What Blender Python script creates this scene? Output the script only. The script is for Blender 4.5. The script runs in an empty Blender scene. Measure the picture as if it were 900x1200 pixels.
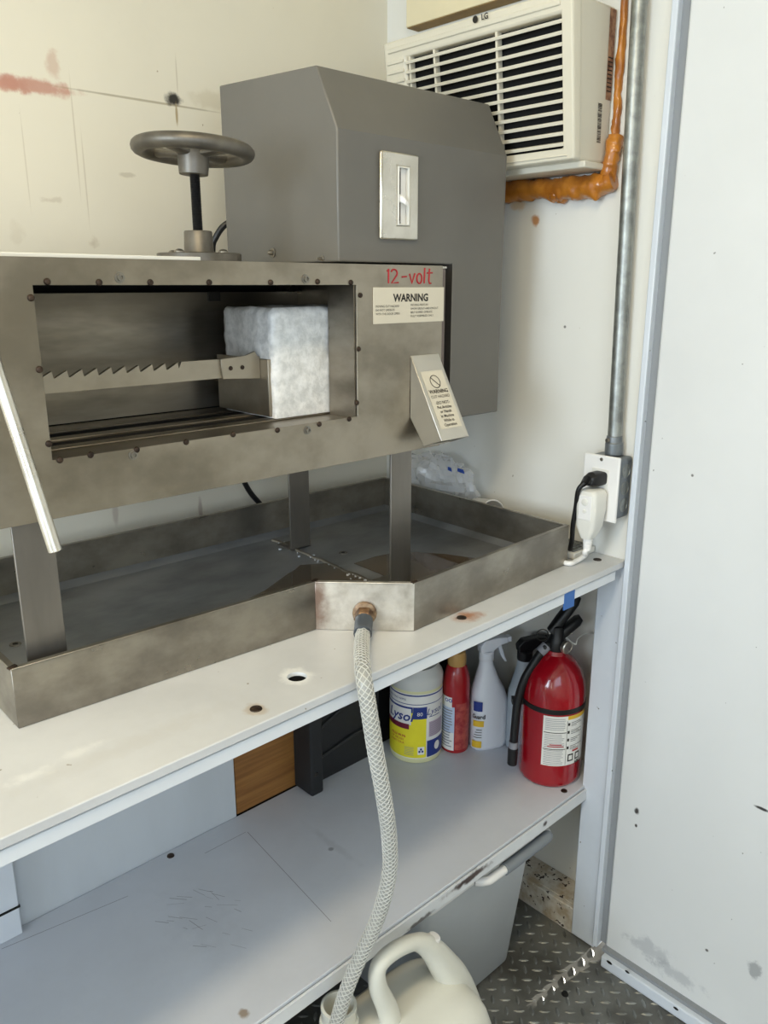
import bpy, bmesh, math, random
import numpy as np
from mathutils import Vector, Matrix, noise
random.seed(7)
sc = bpy.context.scene
col = sc.collection
R = math.radians

# ------------------------------------------------------------------ camera
CAM = Vector((-1.258, 0.0, 1.315)); YAW = R(43.2); PIT = R(15.7); FPX = 950.0
cd = bpy.data.cameras.new('camera'); cam = bpy.data.objects.new('camera', cd); col.objects.link(cam)
cam.location = CAM; cam.rotation_euler = (R(90) - PIT, 0, -YAW)
cd.sensor_fit = 'VERTICAL'; cd.sensor_height = 36.0; cd.lens = FPX / 1200 * 36.0
cd.clip_start = 0.01; cd.clip_end = 100
sc.camera = cam

# ------------------------------------------------------------------ world, lights, exposure
w = bpy.data.worlds.new('world'); sc.world = w; w.use_nodes = True
bg = w.node_tree.nodes['Background']; bg.inputs[0].default_value = (0.62, 0.78, 1.0, 1); bg.inputs[1].default_value = 1.2

def area(name, loc, target, sx, sy, power, color):
    l = bpy.data.lights.new(name, 'AREA'); l.shape = 'RECTANGLE'; l.size = sx; l.size_y = sy
    l.energy = power; l.color = color
    o = bpy.data.objects.new(name, l); col.objects.link(o); o.location = loc
    o.rotation_euler = (Vector(target) - Vector(loc)).to_track_quat('-Z', 'Y').to_euler()
    return o
# daylight through the far left doorway, its lower half closed to dim the room below, and the serving hatch behind the camera
area('doorway_daylight', (-3.38, 0.30, 1.42), (0, 0.30, 1.15), 0.95, 1.08, 44, (0.74, 0.87, 1.0))
area('hatch_daylight', (-1.75, -0.98, 1.45), (-1.75, 1.2, 1.30), 1.45, 0.85, 9, (0.74, 0.87, 1.0))
area('ceiling_lamp_light', (-1.35, 0.22, 2.21), (-1.35, 0.22, 0), 0.9, 0.18, 11.5, (1.0, 0.82, 0.53))
sun = bpy.data.lights.new('sun', 'SUN'); sun.energy = 20; sun.angle = R(0.5); sun.color = (1, .95, .86)
so = bpy.data.objects.new('sun', sun); col.objects.link(so)
so.rotation_euler = Vector((-1.0, 0.15, -0.12)).to_track_quat('-Z', 'Y').to_euler()

sc.view_settings.view_transform = 'Standard'; sc.view_settings.look = 'None'
sc.view_settings.gamma = 1.0; sc.view_settings.use_curve_mapping = False
sc.view_settings.exposure = 0.14

# ------------------------------------------------------------------ pixel -> point on an axis plane (measuring aid)
_f = Vector((math.sin(YAW) * math.cos(PIT), math.cos(YAW) * math.cos(PIT), -math.sin(PIT)))
_r = Vector((math.cos(YAW), -math.sin(YAW), 0)); _u = _r.cross(_f)
def P(x, y, ax, val):
    d = _f + _r * ((x - 450) / FPX) - _u * ((y - 600) / FPX)
    return CAM + d * ((val - CAM[ax]) / d[ax])
def S(c):
    c = c.lstrip('#'); v = [int(c[i:i + 2], 16) / 255 for i in (0, 2, 4)]
    return tuple(x / 12.92 if x <= .04045 else ((x + .055) / 1.055) ** 2.4 for x in v)

# ------------------------------------------------------------------ materials
def mat(name, c, rough=.5, metal=0., var=0., scale=8., stretch=(1, 1, 1), bump=0., bscale=60., c2=None, stains=(), spec=.5,
        trans=0., ior=1.45, alpha=1., coat=0., specks=0., speck_c=(.03, .02, .015), rvar=0.):
    m = bpy.data.materials.new(name); m.use_nodes = True
    nt = m.node_tree; N = nt.nodes; L = nt.links; b = N['Principled BSDF']
    b.inputs['Roughness'].default_value = rough; b.inputs['Metallic'].default_value = metal
    b.inputs['Specular IOR Level'].default_value = spec; b.inputs['Transmission Weight'].default_value = trans
    b.inputs['IOR'].default_value = ior; b.inputs['Alpha'].default_value = alpha; b.inputs['Coat Weight'].default_value = coat
    geo = N.new('ShaderNodeNewGeometry'); pos = geo.outputs['Position']
    mp = N.new('ShaderNodeMapping'); mp.inputs['Scale'].default_value = stretch; L.new(pos, mp.inputs[0])
    def nz(sc_, det=5., vec=mp.outputs[0], rgh=.6):
        n = N.new('ShaderNodeTexNoise'); n.inputs['Scale'].default_value = sc_; n.inputs['Detail'].default_value = det
        n.inputs['Roughness'].default_value = rgh
        L.new(vec, n.inputs['Vector']); return n.outputs[0]
    def mth(op, a, bb, clamp=False):
        n = N.new('ShaderNodeMath'); n.operation = op; n.use_clamp = clamp
        for i, v in enumerate((a, bb)):
            if isinstance(v, (int, float)): n.inputs[i].default_value = v
            else: L.new(v, n.inputs[i])
        return n.outputs[0]
    def ramp(v, lo, hi):
        n = N.new('ShaderNodeMapRange'); n.interpolation_type = 'SMOOTHSTEP'
        n.inputs['From Min'].default_value = lo; n.inputs['From Max'].default_value = hi
        L.new(v, n.inputs['Value']); return n.outputs[0]
    def mix(f, a, bb):
        n = N.new('ShaderNodeMix'); n.data_type = 'RGBA'
        if isinstance(f, (int, float)): n.inputs[0].default_value = f
        else: L.new(f, n.inputs[0])
        for i, v in ((6, a), (7, bb)):
            if isinstance(v, tuple): n.inputs[i].default_value = (*v[:3], 1)
            else: L.new(v, n.inputs[i])
        return n.outputs[2]
    cur = tuple(c)
    if var > 0 or c2:
        c2 = c2 or tuple(x * (1 - var) for x in c)
        cur = mix(ramp(nz(scale), .33, .68), tuple(c), c2)
    if specks > 0:
        cur = mix(ramp(nz(70., 2.), .765 - specks * .15, .785 - specks * .15), cur, speck_c)
    for s in stains:  # (center, radii, colour, strength[, roughness of edge])
        ctr, rad, sc_col, st = s[:4]; edge = s[4] if len(s) > 4 else .5
        v = N.new('ShaderNodeVectorMath'); v.operation = 'SUBTRACT'; L.new(pos, v.inputs[0]); v.inputs[1].default_value = ctr
        d = N.new('ShaderNodeVectorMath'); d.operation = 'DIVIDE'; L.new(v.outputs[0], d.inputs[0]); d.inputs[1].default_value = rad
        ln = N.new('ShaderNodeVectorMath'); ln.operation = 'LENGTH'; L.new(d.outputs[0], ln.inputs[0])
        k = mth('ADD', ln.outputs['Value'], mth('MULTIPLY', mth('SUBTRACT', nz(45., 4., pos), .5), edge * 3.2))
        fac = mth('MULTIPLY', mth('SUBTRACT', 1., ramp(k, s[5] if len(s) > 5 else .45, 1.1)), st)
        cur = mix(fac, cur, tuple(sc_col))
    if isinstance(cur, tuple): b.inputs['Base Color'].default_value = (*cur, 1)
    else: L.new(cur, b.inputs['Base Color'])
    if rvar > 0:
        n = N.new('ShaderNodeMapRange'); L.new(nz(scale * 1.7), n.inputs['Value'])
        n.inputs['From Min'].default_value = .3; n.inputs['From Max'].default_value = .7
        n.inputs['To Min'].default_value = max(.02, rough - rvar); n.inputs['To Max'].default_value = rough + rvar
        L.new(n.outputs[0], b.inputs['Roughness'])
    if bump > 0:
        bp = N.new('ShaderNodeBump'); bp.inputs['Strength'].default_value = bump; bp.inputs['Distance'].default_value = .002
        L.new(nz(bscale, 3.), bp.inputs['Height']); L.new(bp.outputs[0], b.inputs['Normal'])
    return m
M = {}
WB = 1.33          # back wall plane Y
dirt = S('8a7a60'); pink = S('c08a78')
def bw(x, y): return tuple(P(x, y, 1, WB))
M['back_wall'] = mat('cream_wall_paint', S('e6dfcd'), .5, var=.06, scale=2.5, bump=.08, bscale=14, specks=.12, speck_c=S('b5a68c'), stains=[
    (bw(35, 101), (.085, .1, .013), pink, .85, .45), (bw(5, 98), (.05, .1, .012), pink, .85, .45),
    (bw(62, 75), (.012, .1, .022), S('c9a995'), .6, .5), (bw(170, 118), (.17, .1, .0022), S('a59a80'), .75, .12),
    (bw(250, 117), (.05, .1, .018), S('cfc5ae'), .6, .4),
    (bw(203, 116), (.017, .1, .012), S('15120f'), .97, .5), (bw(207, 134), (.003, .1, .02), S('a08a5c'), .8, .15),
    (bw(150, 205), (.016, .1, .004), dirt, .3, .6), (bw(60, 235), (.018, .1, .006), S('b3a28a'), .35, .8), (bw(88, 160), (.0016, .1, .10), S('b7aa92'), .45, .06), (bw(100, 210), (.0016, .1, .08), S('b7aa92'), .45, .06), (bw(30, 190), (.0014, .1, .08), S('b7aa92'), .35, .06), (bw(207, 88), (.0016, .1, .035), S('b7aa92'), .5, .06),
    (bw(110, 285), (.009, .1, .010), S('b3a28a'), .4, .7), (bw(20, 275), (.012, .1, .02), S('bcae98'), .2, .6),
    (bw(135, 600), (.006, .1, .03), S('a08878'), .4, .3), (bw(235, 598), (.006, .1, .03), S('a08878'), .6, .3)])
def rw(x, y): return tuple(P(x, y, 0, 0.))
M['right_wall'] = mat('white_wall_paint', S('e4e2da'), .42, var=.04, scale=3, bump=.1, bscale=18, specks=.05, speck_c=S('a9a294'), stains=[
    (rw(628, 258), (.1, .010, .010), S('b8741e'), .85, .5), (rw(608, 240), (.1, .02, .012), S('d8b070'), .6, .5),
    (rw(662, 383), (.1, .003, .003), S('4a4540'), .8, .3)])
def dw(x, y): return tuple(P(x, y, 0, -.004))
M['door'] = mat('white_door_paint', S('dedfde'), .36, var=.05, scale=2.2, bump=.1, bscale=14, specks=.02, speck_c=S('90908c'), stains=[
    (dw(747, 950), (.1, .006, .008), S('2c2520'), .95, .5), (dw(746, 967), (.1, .003, .004), S('2c2520'), .95, .4),
    (dw(893, 947), (.1, .014, .0035), S('1c1a18'), .95, .3), (dw(760, 1112), (.1, .05, .025), S('9a9da2'), .45, .7),
    (dw(790, 1140), (.1, .06, .018), S('9a9da2'), .45, .7), (dw(884, 1135), (.1, .012, .02), S('6c6f74'), .55, .9),
    (dw(829, 1113), (.1, .004, .004), S('403c38'), .9, .4), (dw(812, 557), (.1, .003, .003), S('403c38'), .8, .3)])
M['trim'] = mat('trim_paint', S('d6dce4'), .4, var=.05, scale=6, specks=.1, speck_c=S('5a5550'))
M['groove'] = mat('grey_gasket', S('8d9093'), .7)
M['recess'] = mat('recess_paint', S('c8ced4'), .45, var=.1, scale=5, stretch=(1, 6, .3), bump=.05)
M['baseboard'] = mat('rusty_white_base', S('cfcabf'), .6, c2=S('a8977e'), scale=30, specks=1.0, speck_c=S('33231a'))
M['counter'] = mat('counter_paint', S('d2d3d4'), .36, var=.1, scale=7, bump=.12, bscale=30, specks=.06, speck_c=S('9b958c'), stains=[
    (tuple(P(548, 722, 2, .839)), (.034, .022, .05), S('a8662e'), .85, .5, .1), (tuple(P(541, 724, 2, .839)), (.010, .008, .05), S('3a1e10'), .9, .5),
    (tuple(P(348, 793, 2, .839)), (.026, .026, .05), S('f2f2f0'), .7, .5),
    (tuple(P(300, 831, 2, .839)), (.016, .016, .05), S('b4a28c'), .6, .5),
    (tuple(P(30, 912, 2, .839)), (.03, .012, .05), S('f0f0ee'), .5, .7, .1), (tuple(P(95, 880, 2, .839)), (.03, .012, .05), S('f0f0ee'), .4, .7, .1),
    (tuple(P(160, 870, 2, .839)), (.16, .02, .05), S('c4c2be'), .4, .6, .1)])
M['shelf'] = mat('shelf_paint', S('d3d6dc'), .34, var=.08, scale=6, bump=.1, bscale=25, stains=[
    (tuple(P(285, 1186, 2, .352)), (.008, .01, .05), S('8a7458'), .8, .6), (tuple(P(235, 1080, 2, .352)), (.06, .10, .05), S('b5b8be'), .3, .6, .1),
    (tuple(P(390, 990, 2, .352)), (.010, .09, .05), S('aeb0b4'), .35, .5, .1), (tuple(P(388, 995, 2, .352)), (.006, .006, .05), S('84868a'), .8, .3)])
M['lip'] = mat('lip_paint', S('dfe3e8'), .38, var=.04)
M['lip_rust'] = mat('chipped_lip_paint', S('dcdee0'), .42, var=.05, specks=.0, stains=[
    (tuple(P(548, 1030, 1, .748)), (.06, .05, .008), S('3c2418'), .95, .55), (tuple(P(490, 1080, 1, .748)), (.04, .05, .006), S('2e2018'), .8, .8),
    (tuple(P(638, 965, 1, .748)), (.008, .05, .008), S('2e1c12'), .95, .5), (tuple(P(425, 1108, 1, .748)), (.012, .05, .008), S('2e1c12'), .9, .5)])
M['floor'] = mat('diamond_plate_steel', S('868681'), .45, .55, c2=S('5c5a54'), scale=7, rvar=.12)
M['tread'] = mat('tread_steel', S('989a97'), .4, .65, c2=S('6a6964'), scale=14)
M['ceiling'] = mat('ceiling_paint', S('e3d8bd'), .6)
M['steel'] = mat('brushed_stainless', S('a39a8b'), .36, .92, c2=S('7f7769'), scale=6, stretch=(1, 1, 1.3), rvar=.08, bump=.03, bscale=120)
M['steel_in'] = mat('chamber_stainless', S('a59d90'), .34, .92, c2=S('746d61'), scale=5, stretch=(.5, 1, 2.2), rvar=.08)
M['steel_leg'] = mat('leg_stainless', S('8c8780'), .42, .88, c2=S('78736d'), scale=9, stretch=(1, 1, .2))
M['steel_bright'] = mat('bright_stainless', S('dcd7cc'), .3, .9, c2=S('c6c0b4'), scale=12, rvar=.08)
M['chute_steel'] = mat('chute_stainless', S('ccc6ba'), .34, .9)
M['tray'] = mat('tray_stainless', S('a8a296'), .36, .9, c2=S('827c73'), scale=8, stretch=(1, 1, 1.5), rvar=.1, bump=.04, bscale=90)
M['tray_in'] = mat('tray_floor_stainless', S('a3a5a8'), .40, .6, c2=S('7c7e80'), scale=6, stretch=(.6, 1, 1), rvar=.12)
M['drain_plate'] = mat('lit_welded_stainless', S('e6e1d8'), .38, .8, c2=S('c2bbb0'), scale=26, bump=.12, bscale=60, rvar=.1, stains=[  # base lighter than the tray: light on this face put into colour; brown weld stain
    ((-.595, .845, .88), (.016, .02, .08), S('6e4026'), .75, .45, .15)])
M['brass'] = mat('stained_brass', S('9c8468'), .45, .8, c2=S('5c4434'), scale=60)
M['guard'] = mat('grey_hammered_paint', S('706d67'), .42, .15, var=.12, scale=3.5, bump=.04, bscale=150)
M['cast'] = mat('cast_iron_grey', S('77726a'), .45, .7, c2=S('5f5b54'), scale=20, bump=.08, bscale=150)
M['dark_metal'] = mat('dark_metal', S('3a3835'), .45, .7)
M['bolt'] = mat('screw_steel', S('8a857c'), .35, .9)
M['boltdark'] = mat('blackened_bolt', S('4a3b30'), .5, .6, c2=S('2a211b'), scale=80)
M['black'] = mat('black_plastic', S('161617'), .42)
M['blackm'] = mat('black_moulded_plastic', S('232426'), .55, var=.2, scale=12, bump=.1, bscale=80)
M['rubber'] = mat('grey_rubber', S('43484e'), .45)
M['side_steel'] = mat('dark_stainless', S('7c706a'), .5, .7)  # dark brownish steel of the strip beside the front panel
M['void'] = mat('dark_void', S('0d0c0b'), .8)
M['label_paper'] = mat('aged_label', S('d5ccb8'), .45, var=.05)
M['ink'] = mat('black_ink', S('26221e'), .6)
M['redink'] = mat('red_marker', S('a8262c'), .5)
M['ice'] = mat('cloudy_ice', S('fbfbfa'), .2, c2=S('dcdddc'), scale=70, bump=.9, bscale=75, trans=.12, ior=1.31, coat=.3)
M['acp'] = mat('ivory_plastic', S('ddd6c3'), .42, var=.03)
M['acp2'] = mat('ivory_plastic_side', S('d9d3c2'), .45)
M['foam'] = mat('orange_foam', S('c07a28'), .32, c2=S('9c5a18'), scale=30, bump=.25, bscale=70, coat=.4)
M['wood'] = mat('cream_painted_board', S('e2d6b4'), .55, var=.05)
M['woodcut'] = mat('raw_wood_edge', S('8e7448'), .7, var=.2, scale=30)
M['brown'] = mat('brown_plywood', S('9a6c38'), .5, c2=S('7c5228'), scale=14, stretch=(.3, 1, 5))
M['galv'] = mat('galvanised_steel', S('a7a9a4'), .45, .85, c2=S('8b8d89'), scale=50, bump=.08, bscale=140)
M['galvbox'] = mat('galvanised_box', S('8d9194'), .45, .7, c2=S('767b7e'), scale=30)
M['white'] = mat('white_plastic', S('e9e7e4'), .35)
M['white2'] = mat('warm_white_plastic', S('dedcd4'), .38)
M['bag'] = mat('clear_film', S('f4f4f4'), .08, trans=.0, alpha=.34, spec=1.)
M['blue'] = mat('blue_print', S('2a4a9c'), .45)
M['bluetape'] = mat('blue_tape', S('3a6ab0'), .6)
M['navy'] = mat('navy_print', S('22367e'), .4)
M['yellow'] = mat('yellow_print', S('e8dc30'), .4, var=.06, scale=20)
M['maroon'] = mat('maroon_print', S('6e1c34'), .4)
M['can_white'] = mat('canister_white', S('e4e3de'), .4)
M['can_cream'] = mat('canister_base', S('d8d6a8'), .4)
M['lid'] = mat('translucent_lid', S('c9cac6'), .35)
M['red'] = mat('extinguisher_red', S('980c1a'), .16, coat=.6)
M['redcan'] = mat('red_can', S('9c1a20'), .3, coat=.3)
M['berry'] = mat('berry_print', S('8c2430'), .4, c2=S('b8584c'), scale=60)
M['tan'] = mat('tan_cap', S('b08a50'), .45)
M['paleblue'] = mat('pale_blue_print', S('b9c8de'), .45)
M['gold'] = mat('golden_print', S('d8b030'), .45)
M['lav'] = mat('lavender_print', S('b9a6b8'), .5)
M['stick'] = mat('sticker_brown', S('b08a6c'), .5, c2=S('6e4a38'), scale=70)
M['greytext'] = mat('grey_print', S('8a8a90'), .5)
M['redtext'] = mat('red_print', S('b83838'), .5)
M['bottle'] = mat('white_bottle', S('d9dcE2'), .32)
M['bottle2'] = mat('translucent_bottle', S('aab3bb'), .3, alpha=1.)
M['jug'] = mat('natural_polyethylene', S('dcdace'), .38, var=.05, scale=12)
M['jugin'] = mat('jug_inside', S('77766e'), .6)
M['bin'] = mat('grey_bin_plastic', S('bfc2c4'), .42, var=.05, scale=9)
M['bingrip'] = mat('grey_grip', S('7d8287'), .5)
M['hose'] = mat('clear_vinyl', S('a8a8a2'), .25, alpha=.8, spec=.6)
M['braid'] = mat('white_braid', S('c4c3bd'), .5)
M['water'] = mat('water_film', S('5a4c3c'), .04, alpha=.6, spec=.9)
M['scale'] = mat('white_residue', S('c4c8cc'), .6)
M['skin'] = mat('skin', S('c8946a'), .5, var=.06, scale=40)
M['lampw'] = mat('lamp_housing', S('e8e6e0'), .4)

# ------------------------------------------------------------------ mesh builder
class MB:
    def __init__(s, xf=None): s.v = []; s.f = []; s.xf = xf
    def add(s, vs, fs):
        o = len(s.v)
        for v in vs:
            v = Vector(v)
            if s.xf: v = s.xf(v)
            s.v.append(v)
        s.f += [tuple(i + o for i in f) for f in fs]; return s
    def box(s, x0, x1, y0, y1, z0, z1):
        return s.add([(x, y, z) for x in (x0, x1) for y in (y0, y1) for z in (z0, z1)],
                     [(0, 1, 3, 2), (4, 6, 7, 5), (0, 4, 5, 1), (2, 3, 7, 6), (0, 2, 6, 4), (1, 5, 7, 3)])
    def obox(s, c, ex, ey, ez, ax=(1, 0, 0), ay=None, az=(0, 0, 1)):
        ax = Vector(ax).normalized(); az = Vector(az).normalized(); ay = Vector(ay).normalized() if ay else az.cross(ax).normalized()
        c = Vector(c); vs = [c + ax * (i * ex) + ay * (j * ey) + az * (k * ez) for i in (-1, 1) for j in (-1, 1) for k in (-1, 1)]
        return s.add(vs, [(0, 1, 3, 2), (4, 6, 7, 5), (0, 4, 5, 1), (2, 3, 7, 6), (0, 2, 6, 4), (1, 5, 7, 3)])
    def prism(s, poly, d):      # planar polygon swept by vector d
        n = len(poly); d = Vector(d); a = [Vector(p) for p in poly]
        return s.add(a + [p + d for p in a], [tuple(range(n))[::-1], tuple(range(n, 2 * n))] + [(i, (i + 1) % n, n + (i + 1) % n, n + i) for i in range(n)])
    def ring(s, o, i, fn, t):   # rect ring: outer (a0,a1,b0,b1), inner; fn(a,b,t)->point ; t=(t0,t1)
        def q(r): return [(r[0], r[2]), (r[1], r[2]), (r[1], r[3]), (r[0], r[3])]
        vs = [fn(a, b, tt) for tt in t for r in (o, i) for a, b in q(r)]
        fs = []
        for k in range(4):
            j = (k + 1) % 4
            fs += [(k, j, 4 + j, 4 + k), (8 + k, 12 + k, 12 + j, 8 + j), (k, 8 + k, 8 + j, j), (4 + k, 4 + j, 12 + j, 12 + k)]
        return s.add(vs, fs)
    def frame(s, T):            # orthonormal frame
        T = T.normalized(); a = Vector((0, 0, 1)) if abs(T.z) < .9 else Vector((1, 0, 0))
        u = T.cross(a).normalized(); return u, T.cross(u).normalized()
    def cyl(s, a, b, r0, r1=None, n=20, cap=True):
        a = Vector(a); b = Vector(b); r1 = r0 if r1 is None else r1; u, v = s.frame(b - a)
        c = [(math.cos(t * 2 * math.pi / n), math.sin(t * 2 * math.pi / n)) for t in range(n)]
        vs = [a + (u * x + v * y) * r0 for x, y in c] + [b + (u * x + v * y) * r1 for x, y in c]
        fs = [(i, (i + 1) % n, n + (i + 1) % n, n + i) for i in range(n)]
        if cap: fs += [tuple(range(n))[::-1], tuple(range(n, 2 * n))]
        return s.add(vs, fs)
    def lathe(s, o, prof, axis=(0, 0, 1), n=32, closed=False):   # prof: (r, h)
        o = Vector(o); ax = Vector(axis).normalized(); u, v = s.frame(ax); vs = []; fs = []
        for r, h in prof:
            for t in range(n):
                a = 2 * math.pi * t / n; vs.append(o + ax * h + (u * math.cos(a) + v * math.sin(a)) * max(r, 1e-5))
        m = len(prof)
        for k in range(m - 1 + (1 if closed else 0)):
            for t in range(n):
                k2 = (k + 1) % m
                fs.append((k * n + t, k * n + (t + 1) % n, k2 * n + (t + 1) % n, k2 * n + t))
        if not closed: fs += [tuple(range(n))[::-1], tuple(range((m - 1) * n, m * n))]
        return s.add(vs, fs)
    def tube(s, pts, r, n=10, cap=True, rfn=None):
        pts = [Vector(p) for p in pts]; vs = []; fs = []; u = None
        for i, p in enumerate(pts):
            T = (pts[min(i + 1, len(pts) - 1)] - pts[max(i - 1, 0)]).normalized()
            if u is None: u, v = s.frame(T)
            else:
                u = (u - T * u.dot(T)).normalized()
            v = T.cross(u)
            rr = rfn(i / (len(pts) - 1)) if rfn else (r[i] if isinstance(r, (list, tuple)) else r)
            for k in range(n):
                a = 2 * math.pi * k / n; vs.append(p + (u * math.cos(a) + v * math.sin(a)) * rr)
        for i in range(len(pts) - 1):
            for k in range(n): fs.append((i * n + k, i * n + (k + 1) % n, (i + 1) * n + (k + 1) % n, (i + 1) * n + k))
        if cap: fs += [tuple(range(n))[::-1], tuple(range((len(pts) - 1) * n, len(pts) * n))]
        return s.add(vs, fs)
    def loft(s, secs, n=32):    # (center, ax, ay, rx, ry, exponent)
        vs = []; fs = []
        for c, ax, ay, rx, ry, e in secs:
            c = Vector(c); ax = Vector(ax); ay = Vector(ay)
            for t in range(n):
                a = 2 * math.pi * t / n; ca, sa = math.cos(a), math.sin(a)
                vs.append(c + ax * (rx * math.copysign(abs(ca) ** (2 / e), ca)) + ay * (ry * math.copysign(abs(sa) ** (2 / e), sa)))
        for k in range(len(secs) - 1):
            for t in range(n): fs.append((k * n + t, k * n + (t + 1) % n, (k + 1) * n + (t + 1) % n, (k + 1) * n + t))
        fs += [tuple(range(n))[::-1], tuple(range((len(secs) - 1) * n, len(secs) * n))]
        return s.add(vs, fs)
    def ball(s, c, rx, ry=None, rz=None, n=14, m=9, jit=0.):
        ry = ry or rx; rz = rz or rx; c = Vector(c); vs = [c + Vector((0, 0, rz))]; fs = []
        for i in range(1, m):
            p = math.pi * i / m
            for t in range(n):
                a = 2 * math.pi * t / n; d = Vector((math.sin(p) * math.cos(a), math.sin(p) * math.sin(a), math.cos(p)))
                k = 1 + jit * noise.noise((c + d * rx) * 60)
                vs.append(c + Vector((d.x * rx, d.y * ry, d.z * rz)) * k)
        vs.append(c - Vector((0, 0, rz))); e = len(vs) - 1
        for t in range(n):
            fs.append((0, 1 + t, 1 + (t + 1) % n)); fs.append((e, e - n + (t + 1) % n, e - n + t))
            for i in range(m - 2):
                a = 1 + i * n; fs.append((a + t, a + n + t, a + n + (t + 1) % n, a + (t + 1) % n))
        return s.add(vs, fs)
    def build(s, name, m, parent=None, bevel=0., seg=2, smooth=35, at=None):
        org = Vector((0, 0, 0))
        if parent is not None: org = parent['_o'] if '_o' in parent else Vector((0, 0, 0))
        org = Vector(org)
        if parent is None:
            if at is None:
                lo = [min(v[i] for v in s.v) for i in range(3)]; hi = [max(v[i] for v in s.v) for i in range(3)]
                at = ((lo[0] + hi[0]) / 2, (lo[1] + hi[1]) / 2, lo[2])
            org = Vector(at)
        me = bpy.data.meshes.new(name); me.from_pydata([tuple(v - org) for v in s.v], [], s.f)
        bm = bmesh.new(); bm.from_mesh(me); bmesh.ops.recalc_face_normals(bm, faces=bm.faces[:]); bm.to_mesh(me); bm.free()
        me.materials.append(M[m])
        if smooth:
            me.polygons.foreach_set('use_smooth', [True] * len(me.polygons)); me.set_sharp_from_angle(angle=R(smooth))
        o = bpy.data.objects.new(name, me); col.objects.link(o)
        if parent is None: o.location = org
        else: o.parent = parent
        o['_o'] = tuple(org)
        if bevel:
            b = o.modifiers.new('bevel', 'BEVEL'); b.width = bevel; b.segments = seg; b.limit_method = 'ANGLE'; b.angle_limit = R(40)
            if smooth: b.harden_normals = False
        return o
def tag(o, label=None, cat=None, group=None, kind=None):
    if label: o['label'] = label
    if cat: o['category'] = cat
    if group: o['group'] = group
    if kind: o['kind'] = kind
    return o
def thing(name, loc, label, cat, group=None):
    o = bpy.data.objects.new(name, None); col.objects.link(o); o.location = loc; o['_o'] = tuple(loc); o.empty_display_size = .05
    return tag(o, label, cat, group)
def copy_at(o, world, parent):   # a further instance of a small part, sharing its mesh
    c = o.copy(); col.objects.link(c); c.parent = parent
    c.location = Vector(world) - Vector(parent['_o']); c['_o'] = tuple(world); return c
def unit_part(mb, name, m, parent, world, **k):   # a part whose mesh is centred on its own origin
    o = mb.build(name, m, None, at=(0, 0, 0), **k); o.parent = parent; o.location = Vector(world) - Vector(parent['_o']); o['_o'] = tuple(world); return o

def text2d(s, size, align='CENTER', shear=0., bold=0., spacing=1.):
    c = bpy.data.curves.new('t', 'FONT'); c.body = s; c.size = size; c.align_x = align; c.align_y = 'CENTER'; c.shear = shear; c.offset = bold
    c.resolution_u = 2; c.space_character = spacing
    o = bpy.data.objects.new('t', c); col.objects.link(o)
    dg = bpy.context.evaluated_depsgraph_get(); me = bpy.data.meshes.new_from_object(o.evaluated_get(dg))
    vs = [(v.co.x, v.co.y) for v in me.vertices]; fs = [tuple(p.vertices) for p in me.polygons]
    bpy.data.objects.remove(o); bpy.data.curves.remove(c); bpy.data.meshes.remove(me)
    return vs, fs
def put_text(mb, s, size, fn, ox=0, oy=0, **k):
    vs, fs = text2d(s, size, **k); mb.add([fn(x + ox, y + oy) for x, y in vs], fs); return mb
def catmull(pts, n=12):
    pts = [Vector(p) for p in pts]; q = [pts[0] * 2 - pts[1]] + pts + [pts[-1] * 2 - pts[-2]]; out = []
    for i in range(1, len(q) - 2):
        for k in range(n):
            t = k / n; a, b, c, d = q[i - 1:i + 3]
            out.append(.5 * ((2 * b) + (c - a) * t + (2 * a - 5 * b + 4 * c - d) * t * t + (3 * b - a - 3 * c + d) * t ** 3))
    out.append(pts[-1]); return out

FL = -.012   # floor level
ZC = .839    # counter top
ZS = .352    # lower shelf top
# ================================================================== SETTING
XL = -3.4; YF = -1.0; ZT = 2.25
tag(MB().box(XL, .2, YF, WB + .05, FL - .02, FL).build('floor', 'floor', smooth=0), kind='structure')
fl = bpy.data.objects['floor']
tag(MB().box(XL, .2, YF, WB + .05, ZT, ZT + .03).build('ceiling', 'ceiling', smooth=0), kind='structure')
tag(MB().box(XL, .12, WB, WB + .03, FL, ZT).build('wall_back', 'back_wall', smooth=0), kind='structure')
# right wall: upper skin, recessed skin under the counter, skin beyond the door
b = MB(); b.box(0, .03, .703, WB, .80, ZT); b.box(.075, .09, .70, WB, FL, .80); b.box(.03, .09, .703, WB, .795, .80)
tag(b.build('wall_right', 'right_wall', smooth=0), kind='structure')
tag(MB().box(0, .08, YF, -.25, FL, ZT).build('wall_right.001', 'right_wall', smooth=0), kind='structure')
b = MB(); b.box(XL, -2.5, YF - .03, YF, FL, ZT).box(-1.0, .1, YF - .03, YF, FL, ZT).box(-2.5, -1.0, YF - .03, YF, FL, 1.0).box(-2.5, -1.0, YF - .03, YF, 1.9, ZT)
tag(b.build('wall_front', 'right_wall', smooth=0), kind='structure')
b = MB(); b.box(XL - .03, XL, .78, WB, FL, ZT).box(XL - .03, XL, YF, -.18, FL, ZT).box(XL - .03, XL, -.18, .78, 1.98, ZT).box(XL - .03, XL, -.18, .78, FL, .86)  # last box closes the lower doorway to keep light off the lower room
tag(b.build('wall_left', 'right_wall', smooth=0), kind='structure')
# post beside the door
b = MB(); b.box(-.003, .075, .7035, .758, FL + .004, ZC - .014)
tag(b.build('trim_1', 'trim', bevel=.002), kind='structure')
b = MB(); b.box(-.003, .0, .7035, .758, ZC, ZT); 
# baseboard on the recessed wall
b = MB(); b.box(.0, .012, .758, WB - .19, FL, .05).box(.012, .075, .758, WB - .19, .044, .05)
tag(b.build('baseboard_right', 'baseboard', bevel=.002), kind='structure')
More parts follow.
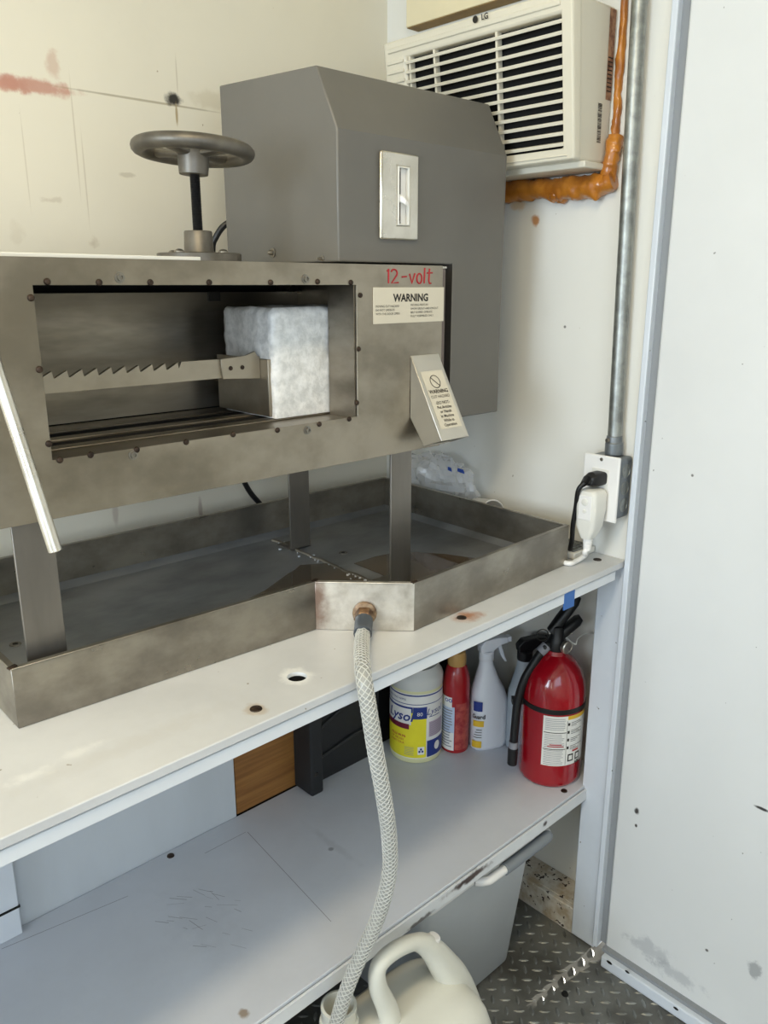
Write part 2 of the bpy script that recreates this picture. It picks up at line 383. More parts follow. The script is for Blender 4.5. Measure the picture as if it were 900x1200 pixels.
# panel behind the lower shelf and its stud
b = MB(); b.box(-2.2, -.561, 1.147, 1.155, FL, ZC - .02)
pn = tag(b.build('wall_lower', 'recess', bevel=.001), kind='structure')
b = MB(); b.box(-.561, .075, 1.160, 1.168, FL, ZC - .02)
tag(b.build('wall_lower.001', 'void', smooth=0), kind='structure')  # near-black sheet standing in for the deep shade behind the bottles
p0 = P(22, 1075, 1, 1.14)
b = MB(); b.box(p0.x - .035, p0.x, 1.128, 1.147, ZS + .001, ZC - .03)
tag(b.build('trim_2', 'trim', bevel=.002), kind='structure')
b = MB(); b.box(p0.x - .036, p0.x + .001, 1.1265, 1.13, ZS + .05, ZS + .0535).build('crack', 'void', bpy.data.objects['trim_2'])
# wooden board fixed above the air conditioner
a0 = P(482, 37, 0, -.02)
b = MB(); b.box(-.034, -.0005, .70, a0.y, a0.z + .004, ZT); wb = b.build('trim_3', 'wood', bevel=.001)
MB().box(-.0325, -.002, .702, a0.y - .001, a0.z + .0025, a0.z + .005).build('cut_edge', 'woodcut', wb)
tag(wb, kind='structure')

# door
dr = thing('door_1', (0, .2, FL), None, None); dr['kind'] = 'structure'
MB().box(-.006, .05, -.249, .676, FL + .03, ZT).build('door_panel', 'door', dr, bevel=.004)
b = MB(); b.box(-.014, .05, .6905, .7015, FL + .020, ZT).build('jamb', 'trim', dr, bevel=.002)
b = MB(); b.box(.000, .05, .677, .6905, FL + .03, ZT).build('gasket', 'groove', dr)
b = MB(); b.box(-.030, .05, -.25, .670, FL, FL + .026).build('threshold', 'trim', dr, bevel=.003)
b = MB(); b.box(-.018, -.0055, -.25, .676, FL + .0262, FL + .034).build('sweep', 'groove', dr)
for yy, x, y in ((.66, 714, 1128), (.62, 735, 1139), (.52, 792, 1182)):
    b = MB(); q = P(x, y, 0, -.0305); b.ball(q, .001, .006, .003, n=8, m=5, jit=.5).build('chip', 'void', dr)

# diamond treads on the floor plate
def lug():
    m = MB(); L_, W_, H_ = .0115, .0034, .0016
    m.add([(-L_, 0, 0), (-L_ * .45, -W_, 0), (L_ * .45, -W_, 0), (L_, 0, 0), (L_ * .45, W_, 0), (-L_ * .45, W_, 0),
           (-L_ * .55, 0, H_), (-L_ * .3, -W_ * .4, H_), (L_ * .3, -W_ * .4, H_), (L_ * .55, 0, H_), (L_ * .3, W_ * .4, H_), (-L_ * .3, W_ * .4, H_)],
          [(i, (i + 1) % 6, 6 + (i + 1) % 6, 6 + i) for i in range(6)] + [(6, 7, 8, 9, 10, 11)])
    return m
lg = None; rest = MB(); cnt = 0; pit = .034
spots = []
for i in range(-60, 3):
    for j in range(-8, 88):
        x = i * pit - .012 + (pit / 2 if j % 2 else 0); y = j * pit * .5 + .02
        if x > -.012 and y < .70 or x > .0: continue
        if x > -1.3 and -.1 < y < 1.1: spots.append((x, y, (i + j) % 2))
spots.sort(key=lambda s: (s[0] + .18) ** 2 + (s[1] - .62) ** 2)
for k, (x, y, odd) in enumerate(spots):
    ang = R(45) if (k and (round(y / (pit * .5)) % 2)) else R(-45)
    if k < 300:
        if lg is None: lg = unit_part(lug(), 'tread', 'tread', fl, (x, y, FL), smooth=0); o = lg
        else: o = copy_at(lg, (x, y, FL), fl)
        o.rotation_euler.z = ang
    else:
        ca, sa = math.cos(ang), math.sin(ang); t = lug()
        rest.add([(x + v.x * ca - v.y * sa, y + v.x * sa + v.y * ca, FL + v.z) for v in t.v], t.f)
o = rest.build('tread_field', 'tread', fl, smooth=0); o['kind'] = 'stuff'
b = MB(); q = P(662, 1165, 2, FL); b.cyl((q.x, q.y, FL), (q.x, q.y, FL + .004), .007, .005).build('floor_bolt', 'void', fl)

# ceiling lamp (the warm light)
lt = thing('ceiling_lamp', (-1.35, .22, ZT - .03), 'long white ceiling lamp over the trailer aisle', 'lamp')
MB().box(-1.81, -.89, .12, .32, ZT - .028, ZT).build('housing', 'lampw', lt, bevel=.004)

# ================================================================== COUNTER AND SHELF
ct = thing('counter', (-.8, 1.0, ZC - .014), 'white painted counter top carrying the steel drip tray and the machine', 'counter')
b = MB(); yf = lambda x: .7045 + .0193 * x
b.prism([(-2.2, yf(-2.2), ZC - .012), (-.001, yf(0), ZC - .012), (-.001, WB - .001, ZC - .012), (-2.2, WB - .001, ZC - .012)], (0, 0, .012))
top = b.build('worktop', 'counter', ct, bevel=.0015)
q = P(348, 793, 2, ZC)
hc = MB().cyl((q.x, q.y, ZC - .05), (q.x, q.y, ZC + .02), .0125, n=28).build('hole_cutter', 'void', ct, smooth=0)
bo = top.modifiers.new('hole', 'BOOLEAN'); bo.operation = 'DIFFERENCE'; bo.object = hc; bo.solver = 'EXACT'
dg = bpy.context.evaluated_depsgraph_get(); me = bpy.data.meshes.new_from_object(top.evaluated_get(dg)); top.modifiers.clear(); top.data = me
bpy.data.objects.remove(hc)
MB().lathe((q.x, q.y, ZC - .0125), [(.0124, .0), (.0124, .0075), (.0118, .0075), (.0118, .0)], n=28, closed=True).build('hole_shade', 'void', ct)  # dark ring added inside the hole, painting its shade
b = MB(); b.prism([(-2.2, yf(-2.2) + .003, ZC - .031), (-.03, yf(-.03) + .003, ZC - .031), (-.03, yf(0) + .006, ZC - .031), (-2.2, yf(-2.2) + .006, ZC - .031)], (0, 0, .0185))
b.prism([(-2.2, yf(-2.2) + .003, ZC - .0155), (-.03, yf(-.03) + .003, ZC - .0155), (-.03, .745, ZC - .0155), (-2.2, .725, ZC - .0155)], (0, 0, .003))
b.build('front_lip', 'lip', ct, bevel=.0008)
MB().box(-2.2, -.004, .748, 1.143, ZC - .030, ZC - .0125).build('dark_underlay', 'boltdark', ct)  # dark board added below the top so the hole floor looks shaded
bl = None
for x, y in ((300, 831), (700, 656), (541, 724)):
    q = P(x, y, 2, ZC)
    if bl is None: bl = unit_part(MB().lathe((0, 0, 0), [(.0075, 0), (.007, .0012), (.004, .0016), (.0035, .0008), (0, .0008)], n=16), 'bolt', 'boltdark', ct, (q.x, q.y, ZC)); 
    else: copy_at(bl, (q.x, q.y, ZC), ct)

sh = thing('lower_shelf', (-.8, .95, ZS - .02), 'white painted lower shelf with chipped rusty front edge, bottles standing on it', 'shelf')
MB().box(-2.2, .074, .7525, 1.146, ZS - .012, ZS).build('board', 'shelf', sh, bevel=.001)
b = MB(); b.box(-2.2, -.002, .7465, .7505, ZS - .028, ZS - .004).box(-2.2, -.002, .7505, .79, ZS - .028, ZS - .0255)
b.build('front_lip', 'lip_rust', sh, bevel=.0008)
MB().box(-2.2, -.002, .7505, .7525, ZS - .02, ZS - .007).build('joint', 'void', sh)
bl2 = None
for x, y in ((200, 1003), (661, 927)):
    q = P(x, y, 2, ZS)
    if bl2 is None: bl2 = unit_part(MB().lathe((0, 0, 0), [(.0065, 0), (.006, .0015), (.003, .002)], n=16), 'bolt', 'boltdark', sh, (q.x, q.y, ZS))
    else: copy_at(bl2, (q.x, q.y, ZS), sh)
# scratches worn into the shelf paint
b = MB()
for k in range(26):
    x = random.uniform(170, 285); y = random.uniform(1040, 1110) ; a = P(x, y, 2, ZS + .0002); L_ = random.uniform(.008, .035); an = R(random.choice((random.gauss(-62, 8), random.gauss(-55, 14))))
    d = Vector((math.cos(an), math.sin(an), 0)); n = Vector((-d.y, d.x, 0)) * random.uniform(.0002, .0005)
    b.add([a - n, a + n, a + d * L_ + n, a + d * L_ - n], [(0, 1, 2, 3)])
for (x0, y0, x1, y1) in ((290, 975, 388, 1080), (2, 1112, 150, 1050), (288, 975, 240, 1000)):
    a = P(x0, y0, 2, ZS + .0002); c = P(x1, y1, 2, ZS + .0002); n = Vector((-(c - a).y, (c - a).x, 0)).normalized() * .0005
    b.add([a - n, a + n, c + n, c - n], [(0, 1, 2, 3)])
o = b.build('scratches', 'greytext', sh, smooth=0); o['kind'] = 'stuff'

# ================================================================== DRIP TRAY
tr = thing('drip_tray', (-.54, 1.02, ZC), 'shallow stainless steel drip tray with stepped front and drain spout', 'tray')
plan = [(-1.005, .862), (-.596, .847), (-.498, .747), (-.098, .764), (-.082, 1.250), (-1.0, 1.262)]
ZR = ZC + .072; cen = Vector((-.55, 1.02))
def inset(poly, d):
    n = len(poly); out = []
    for i in range(n):
        p0, p1, p2 = Vector(poly[i - 1]), Vector(poly[i]), Vector(poly[(i + 1) % n])
        e1 = (p1 - p0).normalized(); e2 = (p2 - p1).normalized(); n1 = Vector((-e1.y, e1.x)); n2 = Vector((-e2.y, e2.x))
        k = (n1 + n2) / (1 + n1.dot(n2)); out.append(p1 + k * d)
    return out
pin = inset(plan, .0028)
nm = ['front_wall', 'drain_wall', 'front_wall', 'side_wall', 'rear_wall', 'side_wall']
for i in range(6):
    j = (i + 1) % 6; a, c = plan[i], plan[j]; ai, ci = pin[i], pin[j]
    b = MB(); b.prism([(*a, ZC + .0005), (*c, ZC + .0005), (*ci, ZC + .0005), (*ai, ZC + .0005)], (0, 0, ZR - ZC - .0005))
    # folded rim
    a2 = Vector(a) + (Vector(ai) - Vector(a)) * 2.6; c2 = Vector(c) + (Vector(ci) - Vector(c)) * 2.6
    b.prism([(*a, ZR - .002), (*c, ZR - .002), (*c2, ZR - .002), (*a2, ZR - .002)], (0, 0, .003))
    wl = b.build(nm[i], 'drain_plate' if i == 1 else 'tray', tr, bevel=.0006)
    # cove along the floor
    e = (Vector(c) - Vector(a)).normalized(); n = Vector((-e.y, e.x))
    a3 = Vector(ai) + n * .014; c3 = Vector(ci) + n * .014
    m = MB(); m.add([(*ai, ZC + .012), (*ci, ZC + .012), (*c3, ZC + .003), (*a3, ZC + .003)], [(0, 1, 2, 3)]); m.build('cove', 'tray_in', wl, smooth=0)
b = MB(); b.prism([(p.x, p.y, ZC + .0006) for p in pin], (0, 0, .0024)); b.build('tray_floor', 'tray_in', tr, smooth=0)
# weld seam between the two halves of the floor
b = MB(); s0 = Vector((-.398, 1.225, ZC + .003)); s1 = Vector((-.420, .80, ZC + .003))
b.tube([s0.lerp(s1, t / 30) + Vector((random.gauss(0, .0012), 0, 0)) for t in range(31)], [random.uniform(.0025, .0045) for _ in range(31)], n=7)
sm = b.build('weld_seam', 'tray', tr)
b = MB()
for k in range(60):
    t = random.random() ** .8; p = s0.lerp(s1, t) + Vector((random.gauss(-.004, .007), random.gauss(0, .004), .001)); b.ball(p, random.uniform(.001, .0032), None, .0016, n=6, m=4, jit=.6)
o = b.build('residue', 'scale', tr); o['kind'] = 'stuff'
for x, y in ((18, 755), (402, 648)):
    q = P(x, y, 2, ZC + .003); MB().lathe((q.x, q.y, ZC + .003), [(.008, 0), (.0075, .001), (.0045, .0013), (.004, .0005)], n=18).build('grommet', 'steel_leg', tr)
    MB().cyl((q.x, q.y, ZC + .0031), (q.x, q.y, ZC + .0044), .0035).build('screw', 'void', tr)
# little dog-ear tabs at the corners of the rim
for i, nrm in ((0, (1, 0)), (1, (.7, .7)), (2, (.7, .7))):
    p = plan[i]; MB().obox((p[0] + .003, p[1] + .004, ZR + .0014), .005, .003, .001, ax=(1, .2, .1)).build('weld_tab', 'boltdark', tr, bevel=.0005)
# puddles
def puddle(pts, name, label):
    ps = [P(x, y, 2, ZC + .0042) for x, y in pts]; m = MB(); n = len(ps); m.prism([p - Vector((0, 0, .0008)) for p in ps], (0, 0, .0009)); o = m.build(name, 'water', smooth=0)
    return tag(o, label, 'puddle')
puddle([(283, 706), (310, 692), (338, 672), (345, 668), (352, 662), (382, 660), (392, 664), (430, 678), (445, 683), (420, 690), (373, 688), (340, 697)], 'water_puddle', 'brown water puddle in the tray left of the middle seam')
puddle([(415, 660), (440, 652), (470, 646), (520, 649), (556, 654), (562, 660), (530, 671), (500, 682), (470, 684), (445, 672)], 'water_puddle', 'dull brown water puddle in the tray right of the middle seam')
# drain spout
dn = (Vector(plan[2]) - Vector(plan[1])).normalized(); dnorm = Vector((dn.y, -dn.x, 0)); dpt = Vector((*plan[1], 0)).lerp(Vector((*plan[2], 0)), .5); dpt.z = ZC + .028
if dnorm.x > 0: dnorm = -dnorm
dax = (dnorm + Vector((0, 0, -.30))).normalized()
MB().lathe(dpt, [(.0155, -.001), (.0175, .002), (.017, .006), (.013, .008)], axis=dnorm, n=18).build('weld_bead', 'brass', tr)
MB().lathe(dpt, [(.0145, .004), (.0150, .006), (.0150, .016), (.0135, .018)], axis=dax, n=6).build('drain_nut', 'brass', tr, bevel=.0008, smooth=20)

# drain hose
hs = [dpt + dax * .016, dpt + dax * .050]
wp = [(424, 765, .716), (426, 792, .672), (432, 830, .660), (440, 880, .655), (449, 930, .653), (456, 980, .657), (456, 1025, .666), (444, 1072, .680), (425, 1115, .695), (408, 1155, .704), (396, 1192, .710)]
path = catmull(hs + [P(x, y, 1, Y) for x, y, Y in wp] + [P(392, 1210, 1, .712)], 10)
hb = P(392, 1210, 1, .712)
ho = thing('drain_hose', tuple(hb), 'clear braided drain hose hanging from the tray spout into the white jug', 'hose')
cs = 4
MB().tube(path[cs:], .0097, n=20).build('hose_tube', 'hose', ho)
MB().tube(path[:10], .0128, n=18).build('coupling', 'rubber', ho, bevel=.001)
# braid strands: two opposed helices
br = MB(); pl = path[cs + 5:]; fr = []; u = None; acc = 0.; prev = None
for i, p in enumerate(pl):
    T = (pl[min(i + 1, len(pl) - 1)] - pl[max(i - 1, 0)]).normalized()
    if u is None: u = br.frame(T)[0]
    else: u = (u - T * u.dot(T)).normalized()
    if prev is not None: acc += (p - prev).length
    prev = p; fr.append((p, u.copy(), T.cross(u), acc))
def on(sv):
    for k in range(len(fr) - 1):
        if fr[k + 1][3] >= sv:
            t = (sv - fr[k][3]) / max(1e-9, fr[k + 1][3] - fr[k][3]); return fr[k][0].lerp(fr[k + 1][0], t), fr[k][1], fr[k][2]
    return fr[-1][:3]
Ltot = fr[-1][3]; ns = int(Ltot / .0045)
for sgn in (1, -1):
    for k in range(7):
        pts = []
        for i in range(ns + 1):
            sv = Ltot * i / ns; p, uu, vv = on(sv); a = sgn * (sv / .052 * 2 * math.pi) + k * 2 * math.pi / 7
            pts.append(p + (uu * math.cos(a) + vv * math.sin(a)) * .0101)
        br.tube(pts, .00075, n=4)
o = br.build('braid', 'braid', ho); o['kind'] = 'stuff'

# ================================================================== ICE SHAVER
mc = thing('ice_shaver', (-.65, 1.03, ZC + .003), 'stainless steel ice shaving machine with grey blade guard and hand wheel', 'ice shaver')
YP = .880; X0, X1 = -1.02, -.308; Z0, Z1 = 1.064, 1.342
win = (-.928, -.484, 1.130, 1.314)
pl = MB().ring((X0, X1, Z0, Z1), win, lambda a, b_, t: (a, t, b_), (YP, YP + .003)).build('front_panel', 'steel', mc, bevel=.0006)
XB = P(522, 350, 1, YP + .008).x; XN = P(529, 350, 1, .908).x
b = MB(); b.box(X0, XB, YP + .006, 1.19, Z1 - .004, Z1 - .0005)
b.build('top_plate', 'steel_bright', mc, bevel=.0008)
MB().box(X0, -.725, YP + .006, .95, Z1 - .0004, Z1 + .0042).build('lid_edge', 'white2', mc, bevel=.0008)
b = MB(); b.box(X0, XB, YP + .004, 1.19, Z0 + .0005, Z0 + .004); b.build('bottom_plate', 'steel', mc)
b = MB(); b.box(X0, X0 + .003, YP + .004, 1.19, Z0 + .004, Z1 - .004); b.build('end_plate', 'steel', mc)
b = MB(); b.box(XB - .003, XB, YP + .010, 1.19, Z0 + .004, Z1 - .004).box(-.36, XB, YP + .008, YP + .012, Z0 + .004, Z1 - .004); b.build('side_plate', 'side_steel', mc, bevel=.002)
b = MB(); b.box(X0 + .003, XB - .003, 1.185, 1.189, Z0 + .004, Z1 - .004); b.build('rear_plate', 'void', mc)  # coloured near-black to paint the dark of the gap above the chamber wall
# chamber
ch = MB().box(X0 + .004, -.40, 1.122, 1.125, 1.128, 1.303).build('chamber_wall', 'steel_in', mc)
b = MB(); b.box(X0 + .004, -.40, YP + .004, 1.122, 1.1235, 1.1265); cf = b.build('chamber_floor', 'steel_in', mc)
MB().box(-.487, -.484, YP + .0035, .940, 1.1265, Z1 - .006).build('reveal', 'steel_in', mc)
MB().box(-.4035, -.400, .90, 1.18, 1.1265, Z1 - .006).build('blade_wall', 'steel_in', mc)
for y0, y1, z1 in ((.945, .966, 1.1290), (1.00, 1.02, 1.1295), (1.060, 1.085, 1.1290)):
    MB().box(X0 + .006, -.41, y0, y1, 1.1265, z1).build('rail', 'steel', mc, bevel=.0008)
MB().box(X0 + .006, -.41, .974, .992, 1.1266, 1.1275).build('slot', 'void', mc)
MB().box(X0 + .006, -.41, 1.03, 1.052, 1.1266, 1.1275).build('slot', 'void', mc)
MB().box(-.575, -.555, 1.118, 1.122, 1.29, 1.3035).build('latch', 'dark_metal', mc)
# rack bar with ratchet teeth
ry = .975; zb, zt_ = 1.190, 1.2155; xs, xe = X0 + .01, -.585
pts = [(xe, zb), (xs, zb)]
x = xs; pts.append((x, zt_)); pit_ = .0185
while x + pit_ < -.705:
    pts += [(x, zt_ - .0075), (x + .0015, zt_ - .0085), (x + pit_ - .0015, zt_)]
    x += pit_
pts += [(x, zt_ - .008), (x + .004, zt_ + .0005), (xe, zt_ + .0005)]
MB().prism([(a, ry, z) for a, z in pts], (0, .006, 0)).build('rack_bar', 'steel', mc, smooth=0)
# pusher plate (square to the bar) with its bracket
b = MB(); b.box(-.588, -.584, .954, 1.085, 1.132, 1.213); b.box(-.588, -.566, .952, .955, 1.132, 1.213); pp = b.build('pusher_plate', 'steel', mc, bevel=.0008)
b = MB(); b.prism([(-.588, ry - .004, 1.185), (-.650, ry - .004, 1.189), (-.652, ry - .004, 1.2165), (-.612, ry - .004, 1.219), (-.596, ry - .004, 1.224), (-.588, ry - .004, 1.232 - .02)], (0, .004, 0))
bk = b.build('bracket', 'steel', mc, bevel=.0006)
for xx in (-.637, -.618): MB().lathe((xx, ry - .004, 1.203), [(.0032, 0), (.003, .001), (.0012, .0016)], axis=(0, -1, 0), n=12).build('rivet', 'boltdark', bk)
# panel screws around the window (half tucked under the edge) and the bright bolts
def stud(): return MB().lathe((0, 0, 0), [(.0037, 0), (.0037, .0012), (.0028, .0026), (.001, .0032)], axis=(0, -1, 0), n=14)
sw = None
for x, y in ((55, 330), (116, 331), (176, 331), (245, 331), (317, 331), (372, 330), (411, 331), (36, 349), (46, 433), (57, 520), (422, 346), (420, 409), (418, 472),
             (70, 539), (106, 533), (160, 527), (218, 518), (273, 509), (325, 504), (374, 497), (409, 491)):
    q = P(x, y, 1, YP)
    if sw is None: sw = unit_part(stud(), 'stud', 'boltdark', mc, q)
    else: copy_at(sw, q, mc)
bo_ = None
for x, y in ((140, 325), (358, 327), (156, 533), (360, 504)):
    q = P(x, y, 1, YP)
    if bo_ is None: bo_ = unit_part(MB().lathe((0, 0, 0), [(.0062, 0), (.006, .001), (.0042, .0012), (.004, .0042), (.0022, .0042), (.002, .0025)], axis=(0, -1, 0), n=16), 'cap_bolt', 'bolt', mc, q)
    else: copy_at(bo_, q, mc)
# legs: steel angles
def leg(x, y, zbot=ZC + .003, flange=1, w=.045):
    b = MB(); b.box(x, x + w, y, y + .004, zbot, Z0 + .0005)
    xf = x + w - .004 if flange > 0 else x
    b.box(xf, xf + .004, y + .004, y + .045, zbot, Z0 + .0005)
    b.box(x, x + w, y, y + .045, zbot - .0002, zbot + .003)
    return b.build('leg', 'steel_leg', mc, bevel=.0008)
leg(-.410, .887); leg(-.412, 1.150); leg(-.978, .887); leg(-.978, 1.15)
# discharge chute
cx0, cx1 = -.377, -.315
sec = [(.8795, 1.211), (.812, 1.089), (.849, 1.075), (.8795, 1.116)]
chm = thing('chute', (0, 0, 0), None, None); chm.parent = mc; chm.location = -Vector(mc['_o']); chm['_o'] = (0, 0, 0)
bpy.data.objects.remove(chm)
b = MB()
th = .0022
for xx in (cx0, cx1 - th): b.prism([(xx, y, z) for y, z in sec], (th, 0, 0))
d = Vector((0, sec[1][0] - sec[0][0], sec[1][1] - sec[0][1])).normalized(); nn = Vector((0, -d.z, d.y))
if nn.y < 0: nn = -nn
a = Vector((cx0, *sec[0])); c = Vector((cx0, *sec[1]))
b.prism([a, c, c + nn * th, a + nn * th], (cx1 - cx0, 0, 0))
a = Vector((cx0, *sec[3])); c = Vector((cx0, *sec[2])); b.prism([a, c, c - nn * th, a - nn * th], (cx1 - cx0, 0, 0))
chute = b.build('chute', 'chute_steel', mc, bevel=.0009)
a = Vector((cx0, *sec[0])); c = Vector((cx0, *sec[1])); Lc = (c - a).length; cu = Vector((1, 0, 0))
def chf(u, v, off=.0006):   # u along x from centre, v up along slope from its middle
    return a.lerp(c, .5) + Vector(((cx1 - cx0) / 2 + u, 0, 0)) - d * v - nn * off
def flat_rect(fn, u0, u1, v0, v1, off): return [fn(u0, v0, off), fn(u1, v0, off), fn(u1, v1, off), fn(u0, v1, off)]
b = MB(); b.add(flat_rect(chf, -.024, .024, -.052, .042, .0004), [(0, 1, 2, 3)]); dc = b.build('warning_label', 'label_paper', chute, smooth=0)
b = MB()
for t in range(40):
    t0, t1 = 2 * math.pi * t / 40, 2 * math.pi * (t + 1) / 40
    b.add([chf(.0095 * math.cos(x_), .0095 * math.sin(x_) + .024, .0008) for x_ in (t0, t1)] + [chf(.0108 * math.cos(x_), .0108 * math.sin(x_) + .024, .0008) for x_ in (t1, t0)], [(0, 1, 2, 3)])
b.add([chf(*p_, .0008) for p_ in ((-.0075, .0305), (-.0065, .0315), (.0075, .0175), (.0065, .0165))], [(0, 1, 2, 3)])
put_text(b, 'WARNING', .0085, lambda x_, y_: chf(x_, y_ + .0080, .0008), bold=.0002)
put_text(b, 'CUT HAZARD', .0065, lambda x_, y_: chf(x_, y_ - .0004, .0008))
for k, t in enumerate(('-DO NOT-', 'Put Articles', 'or Hands', 'in Machine', 'While in', 'Operation')):
    put_text(b, t, .0066, lambda x_, y_: chf(x_, y_ - .0105 - k * .0072, .0008), bold=.0001)
b.build('lettering', 'ink', chute, smooth=0)
# warning plate and marker writing on the panel
def pf(u, v, off=.0006): return Vector((u, YP - off, v))
wl0 = P(437, 336, 1, YP); wl1 = P(519, 378, 1, YP)
wx0, wx1, wz0, wz1 = wl0.x, wl1.x, 1.275, wl0.z - .001
wz0 = P(437, 380, 1, YP).z
wpnl = MB().box(wx0, wx1, YP - .0012, YP, wz0, wz1).build('warning_plate', 'label_paper', mc, bevel=.0004)
b = MB(); cxm = (wx0 + wx1) / 2; H = wz1 - wz0
put_text(b, 'WARNING', .0150, lambda x_, y_: pf(x_ + cxm + .002, y_ + wz1 - H * .30, .0015), bold=.0005)
for k, t in enumerate(('MOVING CUT HAZARD', 'DO NOT OPERATE', 'WITH THE DOOR OPEN')):
    put_text(b, t, .0044, lambda x_, y_: pf(x_ + wx0 + .004, y_ + wz1 - H * .52 - k * H * .105, .0015), align='LEFT')
for k, t in enumerate(('MOVING PARTS IN', 'SHOW GROUT AND ON/OUT', 'BELT GUARD. OPERATE', 'FULLY ASSEMBLED ONLY.')):
    put_text(b, t, .0044, lambda x_, y_: pf(x_ + cxm + .001, y_ + wz1 - H * .50 - k * H * .105, .0015), align='LEFT')
b.build('lettering', 'ink', wpnl, smooth=0)
def stroke(b, pts, r=.0013):
    b.tube([Vector((x_, YP - .0002, z_)) for x_, z_ in pts], r, n=6)
b = MB(); k0 = P(453, 333, 1, YP); k1 = P(508, 315, 1, YP); sx_ = (k1.x - k0.x) / 5.6; sz_ = (k1.z - k0.z)
def T2(l): return [(k0.x + x_ * sx_, k0.z + z_ * sz_) for x_, z_ in l]
def arc(cx_, cz_, rx_, rz_, a0_, a1_, n=10): return [(cx_ + rx_ * math.cos(R(a0_ + (a1_ - a0_) * i / n)), cz_ + rz_ * math.sin(R(a0_ + (a1_ - a0_) * i / n))) for i in range(n + 1)]
for s_ in ([(0.05, .8), (.22, .95), (.22, .05)], arc(.85, .68, .35, .24, 160, -30) + [(.55, .06), (1.35, .1)], [(1.75, .45), (2.3, .48)],
           [(2.65, .66), (2.95, .06), (3.3, .68)], arc(3.85, .36, .3, .32, 100, 460, 14), [(4.5, 1.05), (4.45, .05)], [(5.1, 1.0), (5.02, .2), (5.12, .04), (5.3, .06)], [(4.8, .72), (5.45, .74)]):
    stroke(b, T2(s_))
o = b.build('marker_writing', 'redink', mc, smooth=0); o['label'] = 'red handwritten marker writing'

# grey blade guard
GX0, GX1, GY = -.492, -.124, .908
GX1 = -.1285
b = MB(); yb = 1.19
fr_ = [(GX0, 1.3455), (XN, 1.3455), (XN, 1.097), (GX1, 1.097), (GX1, 1.517), (GX0, 1.517)]
b.add([(x, GY, z) for x, z in fr_] + [(x, yb, z) for x, z in fr_[:4]] + [(GX1, yb, 1.612), (GX0, yb, 1.612), (GX1, .950, 1.600), (GX0, .950, 1.600)],
      [(0, 1, 2, 3, 4, 5), (9, 8, 7, 6, 11, 10), (5, 4, 12, 13), (13, 12, 10, 11), (0, 5, 13, 11, 6), (3, 9, 10, 12, 4), (0, 6, 7, 1), (1, 7, 8, 2), (2, 8, 9, 3)])
gd = b.build('belt_guard', 'guard', mc, bevel=.0022, seg=2, smooth=14)
b = MB(); b.box(XN - .0006, XN + .0014, GY - .0012, GY + .03, 1.10, 1.3465).build('guard_edge', 'steel_leg', mc)
# bolts on the guard
for x, y, r_ in ((320, 296, .007), (378, 303, .004)):
    q = P(x, y, 0, GX0); MB().lathe(q, [(r_, 0), (r_, .0015), (r_ * .55, .002), (r_ * .5, .007), (r_ * .2, .010)], axis=(-1, 0, 0), n=16).build('guard_bolt', 'bolt', gd)
# switch
sa = P(443, 176, 1, GY); sb = P(487, 279, 1, GY); sx0, sx1, sz0, sz1 = sa.x, sb.x, P(444, 280, 1, GY).z, sa.z
sxm = (sx0 + sx1) / 2 + .006
hole = (sxm - .0105, sxm + .0125, sz0 + .020, sz1 - .018)
swp = MB().ring((sx0, sx1, sz0, sz1), hole, lambda p_, q_, t: (p_, t, q_), (GY - .006, GY)).build('switch_plate', 'steel_bright', mc, bevel=.003)
MB().box(hole[0] + .001, hole[1] - .001, GY - .0006, GY, hole[2] + .001, hole[3] - .001).build('switch_well', 'white', swp)
MB().ring(hole, (hole[0] + .0022, hole[1] - .0022, hole[2] + .0022, hole[3] - .0022), lambda p_, q_, t: (p_, t, q_), (GY - .0072, GY - .0006)).build('switch_bezel', 'white2', swp, bevel=.001)
MB().box(hole[0] + .002, hole[0] + .007, GY - .004, GY - .0005, hole[2] + .004, hole[3] - .004).build('switch_slot', 'boltdark', swp)
zm = (hole[2] + hole[3]) / 2
MB().loft([((hole[0] + .006, GY - .002, zm - .002), (1, 0, 0), (0, 0, 1), .004, .006, 2.5), ((hole[0] + .008, GY - .010, zm - .006), (1, 0, 0), (0, 0, 1), .0032, .005, 2.5),
           ((hole[0] + .009, GY - .015, zm - .010), (1, 0, 0), (0, 0, 1), .0025, .0035, 2.2)], n=14).build('toggle', 'white', swp)
for dz in (hole[2] + .004, hole[3] - .004): MB().lathe((hole[0] + .0045, GY - .0035, dz), [(.003, 0), (.0025, .0012), (.001, .0015)], axis=(0, -1, 0), n=12).build('screw', 'bolt', swp)
# hand wheel
wx, wy = -.6585, 1.0
hw = MB().lathe((wx, wy, Z1), [(.0555, -.0006), (.0555, .0115), (.0545, .0125), (.021, .0135), (.0195, .016), (.0185, .0395), (.0175, .041), (.008, .041)], n=40).build('wheel_base', 'cast', mc)
for a_ in (200, 250, 290, 340, 60, 120):
    q = Vector((wx + .040 * math.cos(R(a_)), wy + .040 * math.sin(R(a_)), Z1 + .0125))
    if a_ in (200, 290, 60, 120): MB().lathe(q, [(.0065, 0), (.0062, .002), (.004, .0042), (.0015, .0048)], n=14).build('base_screw', 'bolt', hw)
prof = []; 
for i in range(60): prof += [(.0060, .030 + i * .0016), (.0068, .0308 + i * .0016)]
MB().lathe((wx, wy, Z1), prof, n=16).build('threaded_rod', 'black', mc, smooth=0)
tilt = Matrix.Rotation(R(3.2), 4, 'Y') ; WC = Vector((wx, wy, Z1 + .136))
xf = lambda v: tilt @ (v - WC) + WC
b = MB(xf); nseg = 56
prof = []
for k in range(14):
    a_ = 2 * math.pi * k / 14; prof.append((.0685 + .0105 * math.cos(a_), .004 + .0095 * math.sin(a_)))
b.lathe(WC, prof, n=nseg, closed=True)
wh = b.build('wheel_rim', 'cast', mc)
